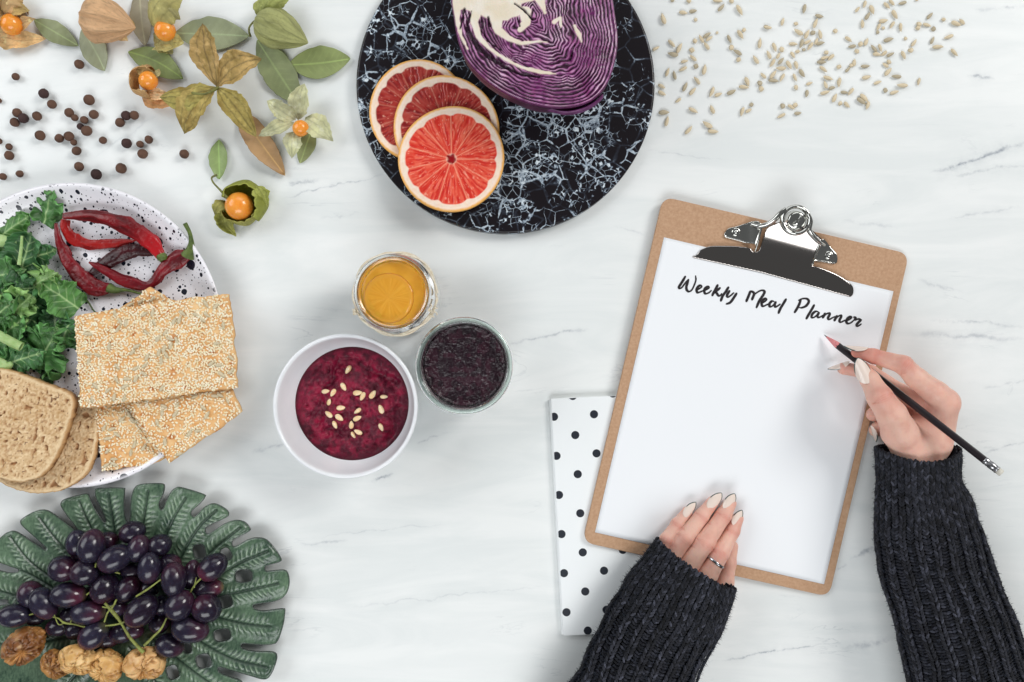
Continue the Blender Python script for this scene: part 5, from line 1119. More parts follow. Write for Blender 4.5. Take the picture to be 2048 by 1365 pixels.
        if x > 1915 - 20 and x < 1960 and y > 30 and y < 60: lb = "sunflower seed in the touching pair farthest to the right"
        elif x > 1890: lb = "single sunflower seed right of the scatter, below the touching pair"
        elif x > 1845 and y < 45: lb = "sunflower seed or chip on the right fringe near the far edge"
        elif abs(x - 1838) < 5 and y > 150: lb = "small curled sunflower seed lying alone below the right of the scatter"
        elif x < 1330 and y < 45: lb = "dark creased sunflower seed alone by the board's far rim"
        elif x < 1315: lb = "sunflower seed touching the black board's rim"
        elif y > 245: lb = "sunflower seed of the three lowest, closest to the clipboard"
        elif near[0] < 8 and not chip: lb = "sunflower seed lying against or over another seed in a small heap"
        elif chip and near[0] < 13: lb = "broken sunflower seed chip beside whole seeds in the scatter"
        elif chip: lb = "small broken sunflower seed chip lying by itself"
        elif near[0] > 26: lb = "whole sunflower seed lying well apart from its neighbours"
        elif x < 1480: lb = "whole pale sunflower seed in the part of the scatter nearest the board"
        elif x > 1700: lb = "whole pale sunflower seed in the right part of the scatter"
        else: lb = "whole pale sunflower seed in the thick middle of the scatter"
        if not any(k in lb for k in ("farthest", "single", "fringe", "small curled", "dark creased", "touching the black", "three lowest")):
            aa = a % 180; dr = "lying level" if aa < 18 or aa > 162 else ("upright" if 72 < aa < 108 else ("tilting right" if aa < 90 else "tilting left"))
            lb = lb.split(" in the ")[0].replace("whole pale ", "pale ") + ", " + dr + (", in the near half" if y > 150 else (", by the far edge" if y < 60 else ""))
            lb += " left of centre" if x < 1480 else (" on the right" if x > 1700 else " mid scatter")
            lb = " ".join(lb.split()[:16])
        setp(o, lb, "sunflower seed", "sunflower seeds scattered on the marble")
seeds()

# ---------------------------------------------------------------- notebook
def rounded_poly(C, r, k=6):
    C = np.array(C, float); out = []
    for i in range(len(C)):
        a, b, c = C[i - 1], C[i], C[(i + 1) % len(C)]; u = (a - b) / np.linalg.norm(a - b); v = (c - b) / np.linalg.norm(c - b)
        rr = r[i] if hasattr(r, '__len__') else r; p, q = b + u * rr, b + v * rr
        for t in np.linspace(0, 1, k): out.append((1 - t) ** 2 * p + 2 * t * (1 - t) * b + t * t * q)
    return np.array(out)
def slab(poly, zlo, zhi, bev=.8):
    """solid prism of a polygon (n,2); zlo/zhi functions or numbers; small bevel on top"""
    P = np.array(poly, float)
    if ((P[:, 0] * np.roll(P[:, 1], -1) - P[:, 1] * np.roll(P[:, 0], -1)).sum()) < 0: P = P[::-1]
    n = len(P); f = lambda g, Q: (g(Q) if callable(g) else np.full(len(Q), float(g)))
    nrm = np.roll(P, -1, 0) - np.roll(P, 1, 0); nrm = np.stack([nrm[:, 1], -nrm[:, 0]], -1); nrm /= np.linalg.norm(nrm, axis=1, keepdims=True)
    I = P - nrm * bev; rows = [np.c_[P, f(zlo, P)], np.c_[P, f(zhi, P) - bev], np.c_[I, f(zhi, I)]]
    V = np.concatenate(rows); F = [list(range(n))[::-1], [2 * n + i for i in range(n)]]
    for r in range(2):
        for i in range(n): j = (i + 1) % n; F.append([r * n + i, r * n + j, (r + 1) * n + j, (r + 1) * n + i])
    return V, F
def notebook():
    m_cov = mat("notebook_cover", (238, 241, 242), rough=.5, bump=(3, .05)); m_dot = mat("dot_print", (34, 38, 48), rough=.45); m_pg = mat("paper_pages", (232, 232, 226), rough=.8, bump=(2, .3))
    zt = 11.0
    q = [pt(1102, 798, zt), pt(1412, 784, zt), pt(1437, 1258, zt), pt(1127, 1272, zt)]
    q = np.array(q)[:, :2]; c = q.mean(0); t = thing("notebook", "white notebook with dark polka dots, half under the clipboard", "notebook", (c[0], c[1], 0))
    R = rounded_poly(q, [2, 5, 5, 2]); inn = c + (R - c) * [.985, .99]
    V, F = slab(R, 9.6, zt, .4); mk("cover", V, F, m_cov, t, smooth=False)
    V, F = slab(inn, 1.4, 9.5, .2); mk("pages", V, F, m_pg, t, smooth=False)
    V, F = slab(R, .2, 1.3, .2); mk("cover", V, F, m_cov, t, smooth=False)
    # spine
    a, b = q[0], q[3]; V, F = tube(np.array([[a[0] + 1.5, a[1] - 2, 5.4], [b[0] + 1.5, b[1] + 2, 5.4]]), [5.3, 5.3], 14, 4, .98)
    mk("spine", V, F, m_cov, t)
    # dots: rows measured along the cover
    U = (q[1] - q[0]) / np.linalg.norm(q[1] - q[0]); Vd = (q[3] - q[0]) / np.linalg.norm(q[3] - q[0])
    poly = q; dots = []
    base = pt(1108, 834, zt)[:2]; s1 = pt(1151, 872, zt)[:2] - base; s2 = pt(1113, 912, zt)[:2] - base
    s2 = (pt(1133, 1225, zt)[:2] - base) / 5
    s1 = (pt(1188, 829, zt)[:2] - base + s2) / 2
    clipped = []
    for i in range(-2, 12):
        for j in range(-8, 9):
            p = base + i * s2 + j * (s1 * 2 - s2) / 1.0 * .5 + (s2 * .5 if j % 2 else 0)
            d = poly_sdf(p[None], poly)[0]
            if d < 8.2: dots.append((p, d))
    for p, d in dots:
        a = np.linspace(0, 2 * np.pi, 28, endpoint=False); C = p + 8.2 * .99 * np.stack([np.cos(a), np.sin(a)], -1)
        if d > -8.3:   # trimmed by the cover's edge
            keep = C.copy()
            for k in range(4):
                A0, B0 = poly[k], poly[(k + 1) % 4]; e = (B0 - A0) / np.linalg.norm(B0 - A0); nn = np.array([-e[1], e[0]])
                if (c - A0) @ nn < 0: nn = -nn
                dd = (keep - A0) @ nn; keep = keep + np.maximum(.5 - dd, 0)[:, None] * nn
            C = keep
        V = np.c_[C, np.full(28, zt + .25)]; V = np.concatenate([V, np.c_[C, np.full(28, zt + .02)]])
        F = [list(range(28))] + [[i, i + 28, (i + 1) % 28 + 28, (i + 1) % 28] for i in range(28)]
        mk("dot", V, F, m_dot, t, smooth=False)
notebook()

# ---------------------------------------------------------------- clipboard
TLc = pt(1326, 394, 16)[:2]; TRc = pt(1819, 508, 8)[:2]; BLc = pt(1165, 1084, 16)[:2]; BRc = TRc + BLc - TLc
Ux = (TRc - TLc); ULEN = np.linalg.norm(Ux); Ux = Ux / ULEN; Vy = (BLc - TLc); VLEN = np.linalg.norm(Vy); Vy = Vy / VLEN
CT = 7.0
def cbz(P):
    u = (np.asarray(P)[..., :2] - TLc) @ Ux; return 19.3 - 12.0 * np.clip(u / ULEN, -.1, 1.1) + .0   # top of the board, sloping off the notebook
def cbp(px, py, dz=0.0):
    """point on the board's top seen at the photograph position px,py, raised dz"""
    z = 14.0
    for _ in range(4): p = pt(px, py, z + dz); z = float(cbz(p[:2]))
    return np.array([p[0], p[1], z + dz])
def clipboard():
    t = thing("clipboard", "brown hardboard clipboard with a chrome clip, partly on the dotted notebook", "clipboard", ((TLc + BRc)[0] / 2, (TLc + BRc)[1] / 2, 0))
    R = rounded_poly([TLc, TRc, BRc, BLc], 24, 10)
    m = mat("hardboard", (196, 160, 130), (178, 140, 110), 5, rough=.7, spec=.2, bump=(2, .35), thr=(.3, .7))
    V, F = slab(R, lambda Q: cbz(Q) - CT, cbz, 1.0); mk("board", V, F, m, t, smooth=False)
    # darker sawn edge
    return t
T_CB = clipboard()
def sheet():
    c = [cbp(1328, 475, .6), cbp(1787, 583, .6), cbp(1648, 1169, .6), cbp(1190, 1065, .6)]
    n1, n2 = 50, 60; a = np.linspace(0, 1, n1)[:, None, None]; b = np.linspace(0, 1, n2)[None, :, None]
    G = c[0] * (1 - a) * (1 - b) + c[1] * a * (1 - b) + c[2] * a * b + c[3] * (1 - a) * b
    G[..., 2] += .25 * (1 + vn(G[..., :2], 120, 3))
    V, F = shell(G, -.35) if normals(G)[..., 2].mean() < 0 else shell(G, .35)
    m = mat("sheet_paper", (238, 240, 243), rough=.7, spec=.2)
    t = thing("paper_sheet", "white paper sheet headed Weekly Meal Planner, held by the clipboard", "paper", (c[3][0], c[3][1], c[3][2]))
    mk("sheet", V, F, m, t)
    # lettering, traced as pen strokes; coordinates at 5.12 times the photograph, origin (1340,530)
    W = 3.0
    st = [# W
        [(158, 118), (140, 150), (112, 195), (92, 228), (100, 242), (122, 232), (150, 195), (175, 165), (190, 150)], [(190, 150), (178, 190), (168, 225), (172, 258), (195, 275), (225, 255), (250, 205), (265, 155), (262, 112)],
        # e e
        [(272, 262), (300, 245), (325, 225), (312, 210), (288, 225), (272, 255), (282, 285), (310, 278), (345, 262)], [(345, 270), (372, 255), (400, 235), (390, 222), (362, 240), (350, 268), (362, 295), (395, 288), (425, 262)],
        # k
        [(490, 205), (470, 245), (445, 290), (432, 318)], [(515, 235), (480, 265), (455, 280), (478, 290), (492, 312), (510, 318), (532, 295)],
        # l
        [(600, 228), (575, 270), (540, 320), (520, 372)],
        # y
        [(612, 265), (590, 300), (584, 322), (598, 330), (625, 312), (655, 285)], [(684, 290), (655, 335), (618, 385), (575, 402)],
        # M
        [(825, 268), (805, 320), (780, 378)], [(825, 268), (850, 280), (862, 300), (842, 352), (848, 358)], [(862, 310), (890, 285), (935, 262), (968, 272), (955, 310), (915, 370), (885, 440)], [(862, 300), (880, 290)],
        # e a
        [(935, 395), (965, 380), (990, 358), (978, 345), (950, 365), (938, 400), (952, 425), (985, 412), (1020, 395)], [(1068, 378), (1045, 372), (1020, 398), (1022, 428), (1045, 425), (1075, 395), (1085, 378)], [(1085, 378), (1072, 410), (1082, 432), (1105, 420), (1130, 402)],
        # l
        [(1190, 350), (1160, 400), (1130, 450), (1110, 498)],
        # P
        [(1340, 352), (1325, 400), (1300, 450), (1275, 490)], [(1315, 365), (1355, 348), (1400, 348), (1422, 375), (1395, 420), (1350, 440), (1325, 438)],
        # l
        [(1478, 410), (1450, 460), (1420, 510), (1395, 555)],
        # a
        [(1520, 482), (1490, 478), (1458, 505), (1450, 535), (1472, 540), (1505, 515), (1528, 488)], [(1528, 488), (1510, 520), (1520, 540), (1548, 530), (1570, 515)],
        # n
        [(1590, 495), (1578, 520), (1562, 545)], [(1570, 535), (1600, 505), (1630, 495), (1635, 510), (1618, 545), (1630, 560), (1660, 545), (1690, 530)],
        # n
        [(1712, 520), (1698, 545), (1682, 575)], [(1690, 562), (1720, 530), (1750, 518), (1752, 535), (1735, 570), (1748, 588), (1778, 575), (1800, 565)],
        # e
        [(1805, 575), (1835, 562), (1860, 540), (1848, 530), (1820, 548), (1805, 580), (1822, 602), (1855, 592), (1890, 560)],
        # r
        [(1880, 535), (1900, 542), (1895, 565), (1925, 555), (1955, 560)], [(1960, 562), (1930, 590), (1912, 615), (1925, 628), (1960, 605)]]
    V = []; F = []; n = 0
    for s in st:
        Q = catmull(np.array([(x, y, 0) for x, y in s], float), max(10, len(s) * 7))[:, :2]
        T = np.gradient(Q, axis=0); T /= np.linalg.norm(T, axis=1, keepdims=True) + 1e-9; N = np.stack([-T[:, 1], T[:, 0]], -1)
        k = np.linspace(0, 1, len(Q)); down = sm(-.3, .9, T[:, 1]); wv = (8.4 + 5.0 * down) * (.62 + .38 * np.minimum(1, np.minimum(k, 1 - k) * 7 + .25)) * (1 + .05 * vn(Q, 12, 3))
        ext = 3
        L = Q + N * wv[:, None]; R = Q - N * wv[:, None]
        L = np.concatenate([[Q[0] - T[0] * wv[0] * .7], L, [Q[-1] + T[-1] * wv[-1] * .7]]); R = np.concatenate([[Q[0] - T[0] * wv[0] * .7 + .01], R, [Q[-1] + T[-1] * wv[-1] * .7 + .01]])
        for a, b in zip(L, R):
            for q in (a, b): V.append(cbp(1340 + q[0] / 5.12, 530 + q[1] / 5.12, 1.35 + .02 * (len(F) % 7) * 0 + .004 * st.index(s)))
        for i in range(len(L) - 1): F.append((n + 2 * i, n + 2 * i + 1, n + 2 * i + 3, n + 2 * i + 2))
        n += 2 * len(L)
    V = np.array(V); F = np.array(F)
    mk("lettering", V, F, mat("ink", (26, 20, 24), rough=.6), t, smooth=False)
sheet()

def clip():
    t = T_CB
    chrome = mat("chrome", (205, 205, 200), rough=.13, metal=1); 
    dark = mat("polished_plate", (168, 162, 158), rough=.08, metal=1)
    f = lambda x, y, dz=0: cbp(1280 + x / 3.593, 380 + y / 3.593, dz)
    # pressing plate: curved pressed sheet, low along the paper, rising to the neck
    ol = smooth_poly([(405, 490), (415, 465), (440, 432), (490, 408), (560, 402), (700, 406), (790, 420), (812, 440), (835, 446), (860, 430), (878, 350), (892, 290), (930, 262), (1000, 240), (1060, 262), (1120, 282), (1185, 290), (1240, 330), (1290, 378), (1270, 450), (1240, 535),
                      (1250, 548), (1300, 560), (1400, 600), (1480, 645), (1530, 690), (1541, 735), (1525, 765), (1470, 755), (1100, 655), (800, 575)])
    a, b = f(405, 492)[:2], f(1525, 765)[:2]; e = (b - a) / np.linalg.norm(b - a); nn = np.array([-e[1], e[0]])
    W = np.array([f(x, y, 8)[:2] for x, y in ol])
    def hz(P):
        d = (P - a) @ nn; return cbz(P) + 1.9 + 5.5 * np.sin(np.clip(d / 46, 0, 1) * np.pi * .5) + 24 * np.clip((d - 40) / 62, 0, 1.15) ** 1.35
    V, F, P, D = patch(lambda P: poly_sdf(P, W), (W[:, 0].min() - 3, W[:, 1].min() - 3, W[:, 0].max() + 3, W[:, 1].max() + 3), 1.6, lambda P, D: hz(P), 1.3)
    mk("clamp_plate", V, F, dark, t)
    # hinge bracket: left and right ears with rivets
    for ear, rv in (([(612, 340), (630, 283), (700, 262), (815, 228), (862, 262), (845, 340), (825, 405), (815, 392), (770, 384), (700, 362)], (690, 303)), ([(1243, 512), (1262, 440), (1300, 362), (1335, 372), (1380, 420), (1418, 470), (1412, 528), (1340, 522), (1290, 515)], (1358, 470))):
        W = np.array([f(x, y, 5)[:2] for x, y in smooth_poly(ear)]); cc = np.array(f(*rv, 0)[:2])
        far = f(850 if rv[0] < 1000 else 1285, 300 if rv[0] < 1000 else 400, 0)[:2]
        def ez(P, cc=cc, far=far):
            d = (P - cc) @ ((far - cc) / np.linalg.norm(far - cc)); return cbz(P) + 2.2 + 13 * sm(10, 48, d)
        V, F, P, D = patch(lambda P: poly_sdf(P, W), (W[:, 0].min() - 3, W[:, 1].min() - 3, W[:, 0].max() + 3, W[:, 1].max() + 3), 1.3, lambda P, D: ez(P) + 1.2 * (1 - sm(0, 3, -D)), 1.6)
        mk("bracket", V, F, chrome, t)
        q = f(*rv, 3); V, F = lathe([(0, 2.2), (3.0, 2.2), (3.6, 1.2), (3.8, .9), (5.2, 1.5), (7.4, 1.2), (8.2, 0), (8.2, -2), (0, -2)], (q[0], q[1], q[2] + .8), 30); mk("rivet", V, F, chrome, t)
    # bent arms and the ring around the spring
    def band(P, z, wd, nm="arm"):
        Q = np.array([f(x, y, zz) for (x, y), zz in zip(P, z)]); V, F = tube(Q, wd, 14, 60, 1.5, wr=0); mk(nm, V, F, chrome, t)
    band([(800, 250), (850, 262), (910, 250), (965, 215), (1010, 170), (1050, 140)], [16, 22, 28, 34, 38, 40], [3, 4.4, 4.6, 5, 5.2, 5])
    band([(1200, 170), (1222, 225), (1215, 290), (1245, 335), (1285, 375), (1320, 395)], [40, 37, 34, 29, 22, 15], [5, 5.2, 5, 4.6, 4.2, 3])
    cc = f(1118, 218, 38); a = np.linspace(0, 2 * np.pi, 64, endpoint=False); b = np.linspace(0, 2 * np.pi, 14, endpoint=False)[:, None]
    Rr, r1, r2 = 26.2, 4.2, 7.0
    G = np.stack([cc[0] + (Rr + r1 * np.cos(b)) * np.cos(a), cc[1] + (Rr + r1 * np.cos(b)) * np.sin(a), cc[2] + r2 * np.sin(b) + 0 * a], -1); V, F = grid(G, True, True); mk("finger_ring", V, F[:, ::-1], chrome, t)
    # coiled spring drum inside the ring
    q = f(1118, 226, 28)
    V, F = lathe([(0, 10), (5, 10.5), (7, 8.5), (10, 9.8), (12, 8), (15, 9), (18.5, 5), (19.5, 0), (19.5, -14), (0, -14)], q, 40); V = q + (V - q) @ np.array([[1, 0, .0], [0, 1, .22], [0, -.22, 1]]); mk("spring", V, F, chrome, t)
    V, F = tube([q + [-8, -9, 12], q + [0, 0, 13], q + [7, 10, 12]], [2, 2.4, 2], 8, 14); mk("spring", V, F, chrome, t)
    # folded collar where the plate meets the left ear
    V, F = tube([f(872, 268, 24), f(858, 330, 20), f(840, 400, 13), f(828, 440, 9)], [2.4, 2.2, 2, 1.6], 10, 24); mk("hinge_edge", V, F, chrome, t)
    V, F = tube([f(1298, 372, 22), f(1272, 440, 17), f(1250, 505, 11), f(1240, 540, 8)], [2.4, 2.2, 2, 1.6], 10, 24); mk("hinge_edge", V, F, chrome, t)
clip()

# ---------------------------------------------------------------- pencil
PA = pt(1648, 670, 17.5); PB = pt(2004, 948, 178); PD = (PB - PA) / np.linalg.norm(PB - PA); PL = np.linalg.norm(PB - PA)
def pencil():
    t = thing("pencil", "black pencil with pink sharpened wood and white eraser, held in the writing hand", "pencil", tuple(PA))
    s = np.cross(PD, [0, 0, 1.]); s /= np.linalg.norm(s); n = np.cross(s, PD)
    def prism(segs, ns, nm, m, smooth=True, rot=0):
        a = np.linspace(0, 2 * np.pi, ns, endpoint=False) + rot
        G = np.array([[PA + PD * d + r * (math.cos(x) * s + math.sin(x) * n) for x in a] for d, r in segs]); V, F = grid(G, wv=True); F = F.tolist() + [list(range(ns)), [(len(segs) - 1) * ns + i for i in range(ns)][::-1]]
        mk(nm, V, [f[::-1] for f in F], m, t, smooth=smooth)
    prism([(0, .25), (6, 1.5)], 12, "lead", mat("graphite", (52, 52, 54), rough=.4))
    prism([(6, 1.55), (29, 6.2), (34, 6.6)], 20, "sharpened_wood", mat("pink_wood", (226, 146, 146), (210, 124, 128), 5, rough=.6))
    # scalloped paint edge on the hexagonal barrel
    ns = 36; a = np.linspace(0, 2 * np.pi, ns, endpoint=False); hexr = 6.9 * math.cos(math.pi / 6) / np.cos((a % (math.pi / 3)) - math.pi / 6); hexr = 6.9 * .5 + hexr * .5
    rows = []
    for d in (27, 30, 34, PL - 37, PL - 36):
        off = 5.0 * np.abs(np.cos(3 * a)) if d == 27 else 0; rr = hexr * (.93 if d == 27 else (.99 if d == 30 else 1)); off = off if d == 27 else (off)
        rows.append(PA + PD * (d + off if d == 27 else d + (4 if d == 30 else (6 if d == 34 else 0)))[..., None] * np.ones((ns, 1)) + (rr[:, None] * (np.cos(a)[:, None] * s + np.sin(a)[:, None] * n)) if d == 27 else PA + PD * (d + (4 if d == 30 else (6 if d == 34 else 0))) + (rr[:, None] * (np.cos(a)[:, None] * s + np.sin(a)[:, None] * n)))
    V, F = grid(np.array(rows), wv=True); mk("barrel", V, F[:, ::-1], mat("black_lacquer", (34, 28, 32), rough=.32, spec=.5), t)
    prism([(PL - 36, 6.6), (PL - 35.5, 7.1), (PL - 31, 7.1), (PL - 30, 6.3), (PL - 28, 7.1), (PL - 26, 6.4), (PL - 24, 7.0), (PL - 17, 7.0), (PL - 16, 6.3), (PL - 14, 7.0), (PL - 12, 6.3), (PL - 11, 7.0), (PL - 9, 7.0)], 24, "ferrule", mat("aluminium", (200, 200, 202), (120, 120, 124), 4, rough=.28, metal=.9))
    prism([(PL - 10, 6.2), (PL - 2.5, 6.3), (PL - .6, 5.6), (PL, 4.2)], 24, "eraser", mat("rubber", (226, 222, 210), (206, 202, 190), 6, rough=.8))
pencil()

# ---------------------------------------------------------------- hands
def surface_nets(Fd, org, h):
    I = Fd < 0; nx, ny, nz = Fd.shape
    sl = lambda A, a: A[a[0]:nx - 1 + a[0], a[1]:ny - 1 + a[1], a[2]:nz - 1 + a[2]]
    cor = [(i, j, k) for i in (0, 1) for j in (0, 1) for k in (0, 1)]
    cnt = sum(sl(I, c).astype(np.int8) for c in cor); act = (cnt > 0) & (cnt < 8)
    idx = np.full(act.shape, -1, np.int64); idx[act] = np.arange(act.sum()); pos = np.zeros((act.sum(), 3)); num = np.zeros(act.sum())
    g = np.argwhere(act)
    for c in cor:
        for ax in range(3):
            if c[ax]: continue
            d = list(c); d[ax] = 1; fa = sl(Fd, c)[act]; fb = sl(Fd, d)[act]; cr = (fa < 0) != (fb < 0)
            t = np.where(cr, fa / np.where(fa == fb, 1, fa - fb), 0); p = np.array(c, float) + np.zeros((len(t), 3)); p[:, ax] += t
            pos += p * cr[:, None]; num += cr
    V = (g + pos / num[:, None]) * h + org; Fs = []
    for ax in range(3):
        u, v = [(1, 2), (2, 0), (0, 1)][ax]
        a = I.take(range(0, I.shape[ax] - 1), ax); b = I.take(range(1, I.shape[ax]), ax)
        m = a != b; e = np.argwhere(m); fl = a[m]
        ok = (e[:, u] > 0) & (e[:, v] > 0) & (e[:, u] < I.shape[u] - 1) & (e[:, v] < I.shape[v] - 1); e = e[ok]; fl = fl[ok]
        q = []
        for du, dv in ((-1, -1), (0, -1), (0, 0), (-1, 0)):
            k = e.copy(); k[:, u] += du; k[:, v] += dv; q.append(idx[k[:, 0], k[:, 1], k[:, 2]])
        q = np.stack(q, -1); q[~fl] = q[~fl][:, ::-1]; Fs.append(q)
    return V, np.concatenate(Fs)
def smin(a, b, k):
    h = np.clip(.5 + .5 * (b - a) / k, 0, 1); return b * (1 - h) + a * h - k * h * (1 - h)
def chain_sdf(P, ch, k=5):
    r = None
    for i in range(len(ch) - 1):
        a, b = np.array(ch[i][:3]), np.array(ch[i + 1][:3]); ra, rb = ch[i][3], ch[i + 1][3]; e = b - a
        t = np.clip(((P - a) @ e) / (e @ e), 0, 1); d = np.sqrt(((P - a - t[..., None] * e) ** 2).sum(-1)) - (ra + (rb - ra) * t)
        r = d if r is None else smin(r, d, k)
    return r
M_skin = mat("skin", None, rough=.45, spec=.35, sss=.3, ssss=5, sssr=(1, .35, .2), bump=(2.6, .45))
M_nail = mat("nail_polish", None, rough=.16, spec=.5, coat=.5)
def hand(parent, label, fingers, palm, lo, hi, creases, reds, kp=14, h=1.35, floor=None):
    """fingers: list of chains; palm: list of chains; each point x,y,z,r in world units"""
    lo = np.array(lo, float); hi = np.array(hi, float); n = np.ceil((hi - lo) / h).astype(int)
    ax = [lo[i] + h * np.arange(n[i]) for i in range(3)]; P = np.stack(np.meshgrid(*ax, indexing='ij'), -1).astype(np.float32)
    pm = None
    for c in palm:
        d = chain_sdf(P, c, 10); pm = d if pm is None else smin(pm, d, 16)
    out = pm.copy()
    for c in fingers:
        d = chain_sdf(P, c, 5); out = np.minimum(out, smin(pm, d, kp))
    if floor is not None: out = smin_neg(out, floor(P))
    V, F = surface_nets(out, lo, h)
    # creases: displacement along normals found from the field
    eps = 1.0
    allc = palm + fingers
    def field(Q):
        pm_ = None
        for c in palm: d = chain_sdf(Q, c, 10); pm_ = d if pm_ is None else smin(pm_, d, 16)
        o = pm_.copy()
        for c in fingers: o = np.minimum(o, smin(pm_, chain_sdf(Q, c, 5), kp))
        return o
    # pull vertices exactly onto the surface, twice
    for _ in range(2):
        f0 = field(V); g = np.stack([field(V + np.eye(3)[i] * eps) - field(V - np.eye(3)[i] * eps) for i in range(3)], -1) / (2 * eps); gl = np.linalg.norm(g, axis=1, keepdims=True); N = g / (gl + 1e-6)
        V = V - N * np.clip(f0, -1.2, 1.2)[:, None] * .8
    disp = .35 * fbm(V, 14, 2, 5)
    C = np.tile(lin((230, 186, 168)), (len(V), 1)); C = mixc(C, lin((210, 146, 130)), sm(-.3, .7, fbm(V, 22, 3, 9)) * .55); C = mixc(C, lin((206, 150, 140)), sm(.1, .8, fbm(V, 6, 3, 19)) * .25)
    for (p, d, r, a, ncr, sp) in creases:
        q = V - np.array(p); s = q @ d; lat = np.linalg.norm(q - s[:, None] * d, axis=1); k = np.exp(-(s / (r * .55)) ** 2) * (1 - sm(r * .9, r * 1.6, lat)) * (N[:, 2] > -.2)
        wv = s + 1.2 * vn(V, 7, 3); line = sum(np.exp(-((wv + .03 * lat ** 2 * (j - (ncr - 1) / 2) / ncr - (j - (ncr - 1) / 2) * sp) / .9) ** 2) * (.6 + .4 * vn(V, 5, j)) for j in range(ncr))
        disp = disp - a * k * line; C = mixc(C, lin((196, 118, 104)), np.clip(k * line * .5, 0, .6)); C = mixc(C, lin((214, 146, 132)), k * .26)
    for (p, r, a, col) in reds:
        d = np.linalg.norm(V - np.array(p), axis=1); C = mixc(C, lin(col), np.exp(-(d / r) ** 2) * a)
    V = V + N * disp[:, None]
    return mk("hand", V, F, M_skin, parent, C, label=label)
def nail(parent, p, d, nrm, L, wd, R, seed, tipc=(22, 66, 64), polish=(234, 216, 204), over=.42):
    """almond nail: p at cuticle centre on the skin, d along finger, nrm outwards"""
    d = np.array(d, float); d /= np.linalg.norm(d); nrm = np.array(nrm, float); nrm -= d * (nrm @ d); nrm /= np.linalg.norm(nrm); s = np.cross(d, nrm)
    nu, nv = 30, 44; v = np.linspace(0, 1, nv)[:, None]; u = np.linspace(-1, 1, nu)[None]
    w = wd / 2 * np.where(v < .45, np.sqrt(np.clip(1 - (np.abs(.45 - v) / .452) ** 2.3, 0, 1)), np.clip(1 - ((v - .45) / .56) ** 1.9, 0, 1) ** .85)
    w = np.maximum(w, .15); x = u * w; th = np.clip(x / R, -1.2, 1.2)
    G = np.array(p) + d * (L * v)[..., None] * np.ones_like(u)[..., None] + s * (R * np.sin(th))[..., None] + nrm * (R * (np.cos(th) - 1) + 1.0 + .4 * sm(0, .2, v) - 2.0 * v ** 3)[..., None]
    V, F = shell(G, 1.1)
    if (normals(G).reshape(-1, 3) @ nrm).mean() < 0: V, F = shell(G, -1.1); F = F[:, ::-1]
    C = np.broadcast_to(lin(polish), (nv, nu, 3)).copy()
    eg = (w - np.abs(x)); k = (1 - sm(1.6, 2.6, eg)) * sm(.42, .55, v); C = mixc(C, lin(tipc), np.clip(k + sm(.95, .975, v) * np.ones_like(u), 0, 1))
    mk("fingernail", V, F, M_nail, parent, np.concatenate([C.reshape(-1, 3)] * 2))
    return G

